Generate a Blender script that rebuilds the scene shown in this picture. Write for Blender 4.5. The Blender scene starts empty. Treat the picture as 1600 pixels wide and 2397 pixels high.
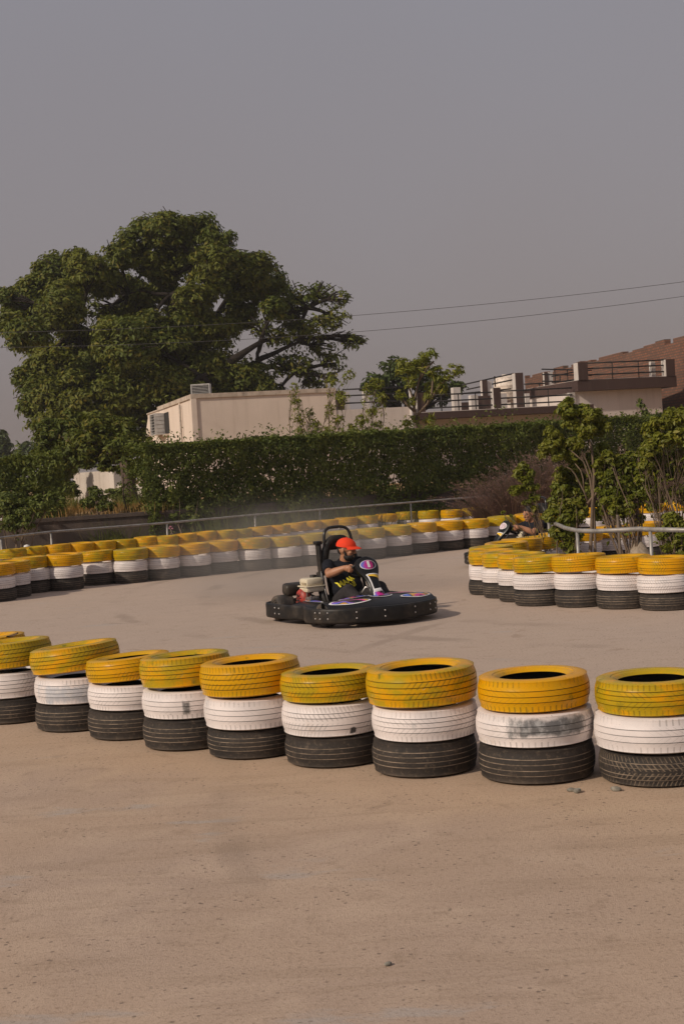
import bpy, bmesh, math, random
import numpy as np
from math import sin, cos, pi, radians, atan, atan2, sqrt
from mathutils import Vector, Matrix, noise
from mathutils.bvhtree import BVHTree

random.seed(7)
RNG = np.random.default_rng(11)
SC = bpy.context.scene
COL = SC.collection

# ---------------------------------------------------------------- camera maths (used only to survey the place from the photo)
FPX, HCAM = 3333.33, 1.63
ROLL = atan(0.06)
PITCH = atan(108.3 / FPX)

def ray(px, py):
    dx, dy = px - 800, 1198.5 - py
    u = dx * cos(ROLL) + dy * sin(ROLL)
    v = -dx * sin(ROLL) + dy * cos(ROLL)
    return Vector((u / FPX, cos(PITCH) + v / FPX * sin(PITCH), v / FPX * cos(PITCH) - sin(PITCH)))

def at(px, py, Y):
    """point of the place seen at photo pixel (px, py), Y metres away"""
    d = ray(px, py)
    return d * (Y / d.y) + Vector((0, 0, HCAM))

# ---------------------------------------------------------------- object helpers
def tag(o, label=None, cat=None, group=None, kind=None):
    if label: o['label'] = label
    if cat: o['category'] = cat
    if group: o['group'] = group
    if kind: o['kind'] = kind
    return o

def empty(name, loc=(0, 0, 0), rz=0.0):
    o = bpy.data.objects.new(name, None)
    COL.objects.link(o)
    o.location = loc
    o.rotation_euler = (0, 0, rz)
    o.empty_display_size = 0.2
    return o

def link(name, me, mats, parent=None, smooth=True):
    o = bpy.data.objects.new(name, me)
    COL.objects.link(o)
    if not isinstance(mats, (list, tuple)): mats = [mats]
    if not me.materials:
        for m in mats: me.materials.append(m)
    if smooth and me.polygons:
        me.polygons.foreach_set('use_smooth', [True] * len(me.polygons))
    if parent is not None: o.parent = parent
    return o

class MB:
    """collects faces and builds one mesh"""
    def __init__(s): s.v, s.f, s.m, s.cur = [], [], [], 0
    def add(s, vs, fs):
        n = len(s.v)
        s.v += [tuple(v) for v in vs]
        for f in fs:
            s.f.append(tuple(i + n for i in f)); s.m.append(s.cur)
        return s
    def mat(s, i): s.cur = i; return s
    def box(s, c, d, R=None, bev=0.0):
        x, y, z = d[0] / 2, d[1] / 2, d[2] / 2
        if bev <= 0:
            vs = [Vector((a * x, b * y, e * z)) for a in (-1, 1) for b in (-1, 1) for e in (-1, 1)]
            fs = [(0, 1, 3, 2), (4, 6, 7, 5), (0, 4, 5, 1), (2, 3, 7, 6), (0, 2, 6, 4), (1, 5, 7, 3)]
        else:
            b = min(bev, x * .9, y * .9, z * .9)
            bm = bmesh.new(); bmesh.ops.create_cube(bm, size=1)
            for v in bm.verts: v.co = Vector((v.co.x * 2 * x, v.co.y * 2 * y, v.co.z * 2 * z))
            bmesh.ops.bevel(bm, geom=bm.edges[:], offset=b, segments=2, profile=.5, affect='EDGES')
            bm.verts.index_update()
            vs = [v.co.copy() for v in bm.verts]; fs = [[v.index for v in f.verts] for f in bm.faces]; bm.free()
        if R is not None: vs = [R @ v for v in vs]
        c = Vector(c)
        return s.add([v + c for v in vs], fs)
    def tube(s, pts, rad, n=8, cap=True):
        pts = [Vector(p) for p in pts]
        if not isinstance(rad, (list, tuple)): rad = [rad] * len(pts)
        vs, fs = [], []
        up = None
        for i, p in enumerate(pts):
            a = pts[max(i - 1, 0)]; b = pts[min(i + 1, len(pts) - 1)]
            d = (b - a).normalized()
            if up is None:
                up = Vector((0, 0, 1)) if abs(d.z) < .9 else Vector((1, 0, 0))
            x = up - d * up.dot(d)
            if x.length < 1e-5: x = d.orthogonal()
            x.normalize(); y = d.cross(x); up = x
            for k in range(n):
                t = 2 * pi * k / n
                vs.append(p + (x * cos(t) + y * sin(t)) * rad[i])
        for i in range(len(pts) - 1):
            for k in range(n):
                fs.append((i * n + k, i * n + (k + 1) % n, (i + 1) * n + (k + 1) % n, (i + 1) * n + k))
        if cap:
            fs.append(tuple(reversed(range(n)))); fs.append(tuple(range((len(pts) - 1) * n, len(pts) * n)))
        return s.add(vs, fs)
    def lathe(s, prof, n=24, M=None, closed=False):
        vs, fs = [], []
        m = len(prof)
        for k in range(n):
            t = 2 * pi * k / n
            for r, z in prof:
                v = Vector((r * cos(t), r * sin(t), z)); vs.append(M @ v if M else v)
        for k in range(n):
            for j in range(m if closed else m - 1):
                a = k * m + j; b = k * m + (j + 1) % m
                c = ((k + 1) % n) * m + (j + 1) % m; d = ((k + 1) % n) * m + j
                fs.append((a, d, c, b))
        return s.add(vs, fs)
    def ell(s, c, r, R=None, nu=16, nv=10):
        c = Vector(c); vs, fs = [], []
        for j in range(nv + 1):
            ph = -pi / 2 + pi * j / nv
            for k in range(nu):
                t = 2 * pi * k / nu
                v = Vector((r[0] * cos(ph) * cos(t), r[1] * cos(ph) * sin(t), r[2] * sin(ph)))
                vs.append((R @ v if R else v) + c)
        for j in range(nv):
            for k in range(nu):
                fs.append((j * nu + k, j * nu + (k + 1) % nu, (j + 1) * nu + (k + 1) % nu, (j + 1) * nu + k))
        return s.add(vs, fs)
    def grid(s, rows):
        m = len(rows[0]); vs = [p for r in rows for p in r]
        fs = [(i * m + j, i * m + j + 1, (i + 1) * m + j + 1, (i + 1) * m + j) for i in range(len(rows) - 1) for j in range(m - 1)]
        return s.add(vs, fs)
    def mesh(s, name):
        me = bpy.data.meshes.new(name)
        me.from_pydata(s.v, [], s.f); me.validate(clean_customdata=False)
        if len(me.polygons) == len(s.m): me.polygons.foreach_set('material_index', s.m)
        me.update()
        return me
    def build(s, name, mats, parent=None, smooth=True):
        return link(name, s.mesh(name), mats, parent, smooth)

def auto_smooth(o, deg=35):
    me = o.data
    try: me.set_sharp_from_angle(angle=radians(deg))
    except Exception: pass
    return o

# ---------------------------------------------------------------- node helpers
class NT:
    def __init__(s, name):
        s.m = bpy.data.materials.new(name); s.m.use_nodes = True
        s.t = s.m.node_tree; s.t.nodes.clear()
        s.out = s.t.nodes.new('ShaderNodeOutputMaterial')
        s.b = s.t.nodes.new('ShaderNodeBsdfPrincipled')
        s.t.links.new(s.b.outputs[0], s.out.inputs[0])
    def n(s, typ, **kw):
        o = s.t.nodes.new('ShaderNode' + typ)
        for k, v in kw.items(): setattr(o, k, v)
        return o
    def l(s, a, b): s.t.links.new(a, b)
    def put(s, sock, v):
        if hasattr(v, 'is_output') or isinstance(v, bpy.types.NodeSocket): s.l(v, sock)
        else:
            try: sock.default_value = v
            except Exception: sock.default_value = (*v, 1) if len(v) == 3 else v
    def math(s, op, a, b=0.0, c=0.0):
        o = s.n('Math', operation=op)
        s.put(o.inputs[0], a); s.put(o.inputs[1], b); s.put(o.inputs[2], c)
        return o.outputs[0]
    def mix(s, f, a, b, bt='MIX'):
        o = s.n('Mix', data_type='RGBA', blend_type=bt)
        s.put(o.inputs[0], f)
        for q, v in ((6, a), (7, b)):
            if isinstance(v, (tuple, list)): v = (*v[:3], 1)
            s.put(o.inputs[q], v)
        return o.outputs[2]
    def noise(s, vec, scale, detail=3, rough=.55, dist=0.0):
        o = s.n('TexNoise'); s.l(vec, o.inputs['Vector'])
        o.inputs['Scale'].default_value = scale; o.inputs['Detail'].default_value = detail
        o.inputs['Roughness'].default_value = rough; o.inputs['Distortion'].default_value = dist
        return o.outputs['Fac']
    def ramp(s, f, a, b):
        o = s.n('MapRange', interpolation_type='SMOOTHSTEP')
        s.put(o.inputs[0], f); o.inputs[1].default_value = a; o.inputs[2].default_value = b
        return o.outputs[0]
    def obj(s): return s.n('TexCoord').outputs['Object']
    def pos(s): return s.n('NewGeometry').outputs['Position']
    def mapv(s, vec, scale=(1, 1, 1), rot=(0, 0, 0), loc=(0, 0, 0)):
        o = s.n('Mapping'); s.l(vec, o.inputs[0])
        o.inputs['Location'].default_value = loc; o.inputs['Rotation'].default_value = rot; o.inputs['Scale'].default_value = scale
        return o.outputs[0]
    def shifted(s, vec, k=37.0):
        r = s.n('ObjectInfo').outputs['Random']
        c = s.n('CombineXYZ'); s.l(s.math('MULTIPLY', r, k), c.inputs[0]); s.l(s.math('MULTIPLY', r, k * 1.7), c.inputs[1])
        a = s.n('VectorMath', operation='ADD'); s.l(vec, a.inputs[0]); s.l(c.outputs[0], a.inputs[1])
        return a.outputs[0]
    def bump(s, h, strength=.3, dist=.01):
        o = s.n('Bump'); s.l(h, o.inputs['Height']); o.inputs['Strength'].default_value = strength
        o.inputs['Distance'].default_value = dist
        s.l(o.outputs[0], s.b.inputs['Normal'])
    def set(s, col=None, rough=None, metal=None, spec=None, coat=None):
        if col is not None: s.put(s.b.inputs['Base Color'], (*col[:3], 1) if isinstance(col, (tuple, list)) else col)
        if rough is not None: s.put(s.b.inputs['Roughness'], rough)
        if metal is not None: s.put(s.b.inputs['Metallic'], metal)
        if spec is not None: s.put(s.b.inputs['Specular IOR Level'], spec)
        if coat is not None: s.put(s.b.inputs['Coat Weight'], coat)
        return s

def simple(name, col, rough=.5, metal=0.0, var=.25, scale=8, spec=.5, bump=0.0, dust=0.0):
    t = NT(name); v = t.obj()
    f = t.noise(v, scale, 4, .6)
    c = t.mix(t.ramp(f, .3, .7), tuple(x * (1 - var) for x in col), tuple(min(1, x * (1 + var)) for x in col))
    if dust > 0:
        d = t.ramp(t.noise(v, scale * .6, 5, .65), .45, .75)
        c = t.mix(t.math('MULTIPLY', d, dust), c, (.33, .25, .18))
    t.set(c, t.math('ADD', t.math('MULTIPLY', f, .2), rough - .1), metal, spec)
    if bump: t.bump(t.noise(v, scale * 6, 3), bump, .004)
    return t.m

# ---------------------------------------------------------------- tyre materials
def tread_mask(t, v, n, skew, lo, hi, duty):
    """transverse tread cuts, straight or slanted, in the band lo..hi of |z|"""
    sep = t.n('SeparateXYZ'); t.l(v, sep.inputs[0])
    ang = t.math('MULTIPLY', t.math('ARCTAN2', sep.outputs[1], sep.outputs[0]), n / (2 * pi))
    az = t.math('ABSOLUTE', sep.outputs[2])
    ph = t.math('FRACT', t.math('ADD', t.math('ADD', ang, 50.0), t.math('MULTIPLY', az if skew > 0 else sep.outputs[2], skew)))
    cut = t.math('LESS_THAN', ph, duty)
    band = t.math('MULTIPLY', t.math('GREATER_THAN', az, lo), t.math('LESS_THAN', az, hi))
    rad = t.math('SQRT', t.math('ADD', t.math('MULTIPLY', sep.outputs[0], sep.outputs[0]), t.math('MULTIPLY', sep.outputs[1], sep.outputs[1])))
    out = t.math('GREATER_THAN', rad, .262)
    return t.math('MULTIPLY', t.math('MULTIPLY', cut, band), out)

def tyre_mat(kind, var):
    t = NT('%s_tyre_paint' % kind if kind != 'black' else 'dusty_rubber'); v = t.obj(); w = t.shifted(v)
    shoulder = tread_mask(t, v, (64, 72, 58, 80)[var], (0, 8, 0, 20)[var], .050, .079, .26)
    centre = tread_mask(t, v, (56, 60, 50, 64)[var], (34, -30, 42, 26)[var], .006, .044, (.2, .28, .14, .3)[var])
    cuts = t.math('MAXIMUM', shoulder, t.math('MULTIPLY', centre, (.8, .9, .55, 1.)[var]))
    worn = t.ramp(t.noise(w, 5.0, 3, .6), .36, .6)
    cuts = t.math('MULTIPLY', cuts, worn)
    rnd = t.n('ObjectInfo').outputs['Random']
    streak = t.noise(t.mapv(w, (1, 1, 2.2)), 7, 5, .62)
    fine = t.noise(w, 60, 4, .6)
    if kind == 'yellow':
        base = t.mix(t.ramp(t.noise(w, 3.2, 4, .6), .35, .7), (.71, .330, .003), (.57, .325, .005))
        olive = t.ramp(t.math('ADD', streak, t.math('MULTIPLY', t.math('SUBTRACT', rnd, .5), .34)), .44, .66)
        base = t.mix(t.math('MULTIPLY', olive, .75), base, (.36, .29, .012))
        base = t.mix(t.math('MULTIPLY', t.ramp(t.noise(t.mapv(w, (1, 1, .5)), 11, 5, .7), .6, .74), .8), base, (.12, .13, .02))
        base = t.mix(t.math('MULTIPLY', cuts, .62), base, (.15, .10, .012))
        base = t.mix(t.math('MULTIPLY', t.ramp(fine, .6, .8), .35), base, (.40, .25, .06))
        base = t.mix(t.math('MULTIPLY', t.ramp(t.noise(t.mapv(w, (1, 1, 1.6)), 19, 6, .78), .645, .70), .75), base, (.075, .062, .02))
        rough = t.math('ADD', .17, t.math('MULTIPLY', t.noise(w, 14, 3), .25))
        t.set(base, rough, 0, .22)
    elif kind == 'white':
        base = t.mix(t.ramp(t.noise(w, 4, 4, .6), .35, .7), (.82, .75, .73), (.70, .65, .64))
        base = t.mix(t.math('MULTIPLY', t.ramp(t.noise(t.mapv(w, (1, 1, .45)), 6.5, 5, .7), .6, .76), .7), base, (.33, .35, .37))
        base = t.mix(t.math('MULTIPLY', t.ramp(t.noise(w, 5.1, 5, .7), .58, .8), .5), base, (.56, .42, .30))
        base = t.mix(t.math('MULTIPLY', cuts, .5), base, (.30, .28, .27))
        base = t.mix(t.math('MULTIPLY', t.ramp(t.noise(t.mapv(w, (1, 1, 1.5)), 17, 6, .78), .635, .70), .7), base, (.13, .13, .13))
        t.set(base, t.math('ADD', .34, t.math('MULTIPLY', fine, .25)), 0, .45)
    else:
        base = t.mix(t.ramp(t.noise(w, 4, 4, .65), .3, .7), (.022, .019, .0175), (.044, .035, .029))
        base = t.mix(t.math('MULTIPLY', t.ramp(t.noise(w, 45, 5, .7), .5, .75), .45), base, (.20, .150, .105))
        base = t.mix(t.math('MULTIPLY', cuts, (.18, .12, .1, .55)[var]), base, (.26, .20, .14) if var == 3 else (.028, .025, .024))
        sep = t.n('SeparateXYZ'); t.l(v, sep.inputs[0])
        low = t.ramp(t.math('ADD', sep.outputs[2], t.math('MULTIPLY', streak, .05)), -.03, -.075)
        base = t.mix(t.math('MULTIPLY', low, .3), base, (.26, .19, .13))
        t.set(base, t.math('ADD', .62, t.math('MULTIPLY', fine, .25)), 0, .35)
    h = t.math('SUBTRACT', t.math('MULTIPLY', fine, .25), t.math('MULTIPLY', cuts, .8))
    t.bump(h, .45, .004)
    return t.m

GROOVE = {'yellow': simple('thin_yellow_groove', (.17, .12, .012), .6),
          'white': simple('grey_groove', (.22, .21, .21), .7),
          'black': simple('dust_filled_groove', (.22, .17, .125), .9, 0, .55, 14)}
DARKIN = simple('inner_rubber', (.022, .020, .019), .8)

def tyre_mesh(kind, var, n):
    hw, r = .0875, .288
    groove = {0: (-.031, -.006, .02, .043), 1: (-.04, -.014, .014, .04), 2: (-.03, .0, .03), 3: (-.044, -.02, .02, .044)}[var]
    gw, gd = .0026, .006
    if kind == 'black': gw, gd = .0032, .0016
    crown = lambda z: r - .010 * (abs(z) / .06) ** 3 - .0015
    prof, mats = [], []
    def p(rr, z, m=0): prof.append((rr, z)); mats.append(m)
    p(.172, .062); p(.185, .074); p(.196, .080); p(.204, .081); p(.207, .0845); p(.222, .0865); p(.240, .0872); p(.255, .0845); p(.266, .0815)
    p(.276, .0765)
    zs = []
    for g in sorted(groove, reverse=True): zs += [(g + gw, 0), (g + gw * .6, 1), (g - gw * .6, 1), (g - gw, 0)]
    p(crown(.060) - .002, .068)
    for z, dp in zs:
        p(crown(z) - (gd if dp else 0), z, 1 if dp == 1 else 0)
    p(crown(.060) - .002, -.068)
    p(.276, -.0765); p(.266, -.0815); p(.255, -.0845); p(.240, -.0872); p(.222, -.0865); p(.207, -.0845); p(.204, -.081); p(.196, -.080); p(.185, -.074); p(.172, -.062)
    outer = len(prof)
    for rr, z in ((.180, -.055), (.22, -.066), (.255, -.060), (.272, 0), (.255, .060), (.22, .066), (.180, .055)): p(rr, z, 2)
    m = len(prof); mb = MB()
    for k in range(n):
        tt = 2 * pi * k / n
        mb.v += [(a * cos(tt), a * sin(tt), z) for a, z in prof]
    for k in range(n):
        for j in range(m):
            a = k * m + j; b = k * m + (j + 1) % m; c = ((k + 1) % n) * m + (j + 1) % m; d = ((k + 1) % n) * m + j
            mb.f.append((a, d, c, b))
            ja, jb = mats[j], mats[(j + 1) % m]
            mb.m.append(2 if (ja == 2 or jb == 2) else 1 if (ja == 1 and jb == 1) else 0)
    return mb.mesh(kind + '_tyre')

def marked_mat(a0, aw, z0, zw, rag, dark, lite, strength, base):
    # white paint rubbed away in one place: a0/aw angle and half-width of the mark seen from the front, z0/zw its height
    m = base.copy(); m.name = 'rubbed_white_tyre_paint'
    t = NT.__new__(NT); t.m = m; t.t = m.node_tree; t.b = [n for n in t.t.nodes if n.type == 'BSDF_PRINCIPLED'][0]
    old = t.b.inputs['Base Color'].links[0].from_socket; v = t.obj()
    s = t.n('SeparateXYZ'); t.l(v, s.inputs[0])
    ang = t.math('ARCTAN2', s.outputs[0], t.math('MULTIPLY', s.outputs[1], -1.0))
    nz = t.noise(t.mapv(v, (2, 2, .7)), 6, 5, .7)
    n0 = t.math('SUBTRACT', nz, .5)
    a = t.math('ABSOLUTE', t.math('SUBTRACT', ang, a0))
    m1 = t.ramp(t.math('ADD', a, t.math('MULTIPLY', n0, rag * aw * 2)), aw * 1.25, aw * .7)
    z = t.math('ABSOLUTE', t.math('SUBTRACT', s.outputs[2], z0))
    m2 = t.ramp(t.math('ADD', z, t.math('MULTIPLY', n0, rag * zw * 1.6)), zw * 1.3, zw * .75)
    fac = t.math('MULTIPLY', t.math('MULTIPLY', m1, m2), strength)
    t.l(t.mix(fac, old, t.mix(t.ramp(t.noise(v, 30, 4, .7), .45, .7), dark, lite)), t.b.inputs['Base Color'])
    return m
TM = {}; TM_WHITE = []
for kd in ('yellow', 'white', 'black'):
    for vr in range(4):
        mt = tyre_mat(kd, vr)
        if kd == 'white': TM_WHITE.append(mt)
        for res, nn in (('near', 96), ('far', 40)):
            me = tyre_mesh(kd, vr, nn)
            for mm in (mt, GROOVE[kd], DARKIN): me.materials.append(mm)
            me.polygons.foreach_set('use_smooth', [True] * len(me.polygons))
            me.set_sharp_from_angle(angle=radians(38))
            TM[kd, vr, res] = me

for _k, _b, _arg in ((9, 2, (.15, .80, .022, .042, 1.1, (.075, .08, .085), (.33, .335, .34), .9)), (10, 2, (-.05, .085, -.01, .042, .9, (.06, .06, .06), (.30, .30, .30), .85)),
                     (11, 3, (.30, .055, -.052, .014, 1.9, (.03, .03, .03), (.10, .10, .10), .95)), (12, 0, (.1, .9, -.01, .05, 1.6, (.36, .42, .50), (.55, .57, .60), .6))):
    _sc = TM['white', _b, 'near'].copy(); _sc.materials[0] = marked_mat(*_arg, TM_WHITE[_b]); TM['white', _k, 'near'] = _sc
def tyre(kind, var, res, c, r, h, label, group, tilt=(0, 0)):
    o = bpy.data.objects.new('tyre', TM[kind, var, res]); COL.objects.link(o)
    o.location = c; s = r / .288
    o.scale = (s, s, h / .175)
    o.rotation_mode = 'ZYX'; o.rotation_euler = (tilt[0], tilt[1], random.uniform(0, 6.28))
    if var >= 9: o.rotation_euler = (0, 0, .12)
    tag(o, label, 'tyre', group)
    return o

ORD = ['first', 'second', 'third', 'fourth', 'fifth', 'sixth', 'seventh', 'eighth', 'ninth', 'tenth', 'eleventh', 'twelfth', 'thirteenth', 'fourteenth',
       'fifteenth', 'sixteenth', 'seventeenth', 'eighteenth', 'nineteenth', 'twentieth', 'twenty-first', 'twenty-second', 'twenty-third', 'twenty-fourth',
       'twenty-fifth', 'twenty-sixth', 'twenty-seventh', 'twenty-eighth', 'twenty-ninth', 'thirtieth']

def stack(X, Y, radii, h, res, labels, group, tilt=(0, 0), vs=None, jit=.012):
    z = 0
    for i, kd in enumerate(('black', 'white', 'yellow')):
        hh = h[i] if isinstance(h, (tuple, list)) else h
        z += hh / 2 + (0 if i else .001)
        j = (random.uniform(-jit, jit), random.uniform(-jit, jit))
        tl = tilt if kd == 'yellow' else (random.uniform(-.012, .012), random.uniform(-.012, .012)) if i else (0, 0)
        v = vs[i] if vs else random.choice((0, 1, 2, 3))
        if kd == 'black' and not vs: v = random.choice((0, 1, 2))
        # a tilted top tyre rests on its low edge
        zz = z + (abs(tilt[0]) + abs(tilt[1])) * radii[i] * .75 if kd == 'yellow' else z
        tyre(kd, v, res, (X + j[0], Y + j[1], zz), radii[i], hh * .985, labels[i], group, tl)
        z += hh / 2

def row_from_px(entries):
    """entries: (xc, bottom y of the front edge) photo px -> ground point of the front edge"""
    out = []
    for xc, yb in entries:
        d = ray(xc, yb); out.append(d * (-HCAM / d.z) + Vector((0, 0, HCAM)))
    return out

# ---- front row, described one by one: (xc, bottom, r_black, r_white, r_yellow, variants, tilt, yellow look, white look, black look)
K = 1.0204
G1 = 'tyres stacked along the front edge of the track'
FRONT = [
 (-78, 1624, .28, .28, .28, (0, 0, 0), (0, 0), 'yellow tyre cut by the left edge, farthest back of the front barrier', 'white tyre under the yellow one farthest back at the left edge', 'bare black tyre farthest back at the left edge, front barrier foot'),
 (-18, 1642, .285, .28, .285, (1, 0, 2), (-.02, -.05), 'yellow tyre with a dry leaf on its rim, behind the leftmost full stacks', 'white tyre below the leaf-topped yellow tyre at the left edge', 'bare black tyre below the leaf-topped stack at the left edge'),
 (36, 1662, .285, .285, .285, (1, 1, 1), (-.03, -.05), 'orange-yellow tyre cut by the left edge, just left of the steeply tilted one', 'clean white tyre beneath the orange-yellow tyre at the left edge', 'dusty black tyre at the foot of the stack cut by the left edge'),
 (184, 1680, .28, .285, .30, (0, 12, 1), (-.035, -.085), 'most steeply tilted yellow tyre, olive green tread, right end raised', 'white tyre with blue-grey smears under the steeply tilted yellow one', 'black tyre with pale grooves under the steeply tilted stack'),
 (307, 1700, .28, .28, .275, (0, 1, 3), (-.03, -.06), 'small yellow tyre with zigzag tread, right of the steeply tilted one', 'white tyre with fine ribbed shoulder under the zigzag yellow tyre', 'smooth black tyre beneath the small zigzag yellow tyre'),
 (437, 1724, .28, .28, .28, (0, 10, 0), (-.035, -.035), 'green-topped yellow tyre between the zigzag one and the plain orange one', 'white tyre with one dark rubbed patch at its centre', 'black tyre with three pale lines under the dark-patched white tyre'),
 (584, 1745, .275, .28, .295, (0, 2, 1), (-.012, -.025), 'bright orange-yellow tyre with straight grooves, fifth stack from the right', 'chalky white tyre with faint grey scuffs, fifth stack from the right', 'black tyre at the foot of the fifth stack from the right'),
 (772, 1764, .285, .285, .285, (2, 11, 3), (-.01, -.015), 'yellow tyre with scaly block tread, left of the biggest yellow one', 'white tyre with a small black gash near its bottom edge', 'worn black tyre without visible grooves, front barrier'),
 (980, 1788, .28, .285, .297, (0, 0, 1), (0, -.02), 'largest yellow tyre with slanted grooves, top of the third stack from the right', 'white tyre with pinkish tint under the largest yellow tyre', 'black tyre under the largest yellow tyre, front barrier'),
 (1236, 1804, .298, .302, .286, (1, 9, 2), (0, -.012), 'almost smooth yellow tyre, second stack from the right in the front barrier', 'white tyre with a wide scraped dark band and paint drips', 'black tyre with closely spaced grooves under the scraped white tyre'),
 (1508, 1811, .29, .30, .29, (3, 2, 0), (0, -.008), 'yellow tyre with fine block tread at the right edge, front barrier', 'plain white tyre at the right edge, front barrier', 'muddy black tyre with chevron tread at the right edge'),
]
pts = row_from_px([(e[0] * K, e[1] * K) for e in FRONT])
HS = [(.175,.175,.175), (.175,.175,.18), (.172,.178,.182), (.176,.176,.168), (.180,.160,.145), (.183,.168,.182), (.167,.179,.188), (.164,.180,.155), (.183,.174,.192), (.180,.171,.168), (.157,.180,.168)]
for e, p, hh in zip(FRONT, pts, HS):
    d = Vector((p.x, p.y, 0)).normalized() * (e[2] * .96)
    c = p + d
    stack(c.x, c.y, (e[2], e[3], e[4]), hh, 'near', (e[9], e[8], e[7]), G1, e[6], e[5], .008)

# ---- generic rows
def simple_row(entries, rows_name, group, h=.175, start=0, from_right=False, r_default=.285, bottom=True):
    N = len(entries)
    for i, (xc, yb, r) in enumerate(entries):
        d = ray(xc, yb); p = d * (-HCAM / d.z) + Vector((0, 0, HCAM))
        c = p + Vector((p.x, p.y, 0)).normalized() * r * .96
        o = ORD[i]
        labs = ('black tyre, foot of the %s stack from left, %s' % (o, rows_name),
                'white tyre, middle of the %s stack from left, %s' % (o, rows_name),
                'yellow tyre, top of the %s stack from left, %s' % (o, rows_name))
        rr = [r * random.uniform(.965, 1.03) for _ in range(3)]
        stack(c.x, c.y, rr, [h * random.uniform(.97, 1.04) for _ in range(3)], 'far', labs, group,
              (random.uniform(-.03, .03), random.uniform(-.03, .03)))

def by_depth(lst):
    """(xc px, Y of front edge, r) -> (xc, bottom y px, r)"""
    out = []
    for xc, Y, r in lst:
        yb = 1138 - .06 * xc + HCAM * FPX / Y
        out.append((xc, yb, r))
    return out

ISL = [(1154, 1393, .285), (1187, 1401, .285), (1226, 1410, .285), (1267, 1420, .29), (1359, 1423, .287), (1462, 1427, .287), (1562, 1431, .289)]
simple_row(ISL, "planted island's near side", 'tyres stacked round the planted island')
ISB = by_depth([(1155, 17.3, .285), (1190, 17.82, .285), (1224, 18.35, .285), (1262, 18.85, .285), (1312, 19.35, .285), (1365, 19.9, .285), (1437, 20.35, .285), (1506, 20.6, .285), (1592, 20.8, .285)])
simple_row(ISB, "planted island's far side", 'tyres stacked round the planted island')
L1 = [(-55, 1416, .285), (-8, 1410, .285), (31, 1401, .285), (76, 1390, .285), (156, 1383, .28), (232, 1370.5, .28), (309, 1366, .275), (384, 1358.5, .275), (456, 1351, .275), (523, 1343, .283),
      (597, 1337, .28), (670, 1331, .275), (737, 1325, .275), (805, 1318, .275), (868, 1310, .275), (931, 1303, .278), (991, 1296, .282), (1051, 1289, .278), (1110, 1284, .283), (1176, 1277, .283)]
L1 += by_depth([(1240, 26.2, .283), (1305, 26.6, .283), (1390, 27.0, .283), (1454, 27.2, .283), (1522, 27.4, .283), (1590, 27.6, .283)])
simple_row(L1, 'inner row beyond the kart', 'tyres of the inner row beyond the kart')
L2x = [(33, 24.4), (84, 25), (141, 25.1), (192, 25.3), (245, 25.5), (294, 25.8), (345, 25.9), (391, 26.0), (434, 26.3), (483, 26.7), (528, 26.9), (566, 27.2), (611, 27.6), (655, 27.9), (692, 28.4), (728, 28.9), (768, 29.2), (812, 29.8), (860, 30.1),
       (906, 30.6), (954, 31.1), (1006, 30.9), (1059, 30.6), (1110, 30.8), (1162, 31.2)]
simple_row(by_depth([(x, y, .285 * .93 if x < 120 else .245 if x < 750 else .25) for x, y in L2x]), 'outer row by pipe rail', 'tyres of the outer row against the pipe rail', h=.176)

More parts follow.
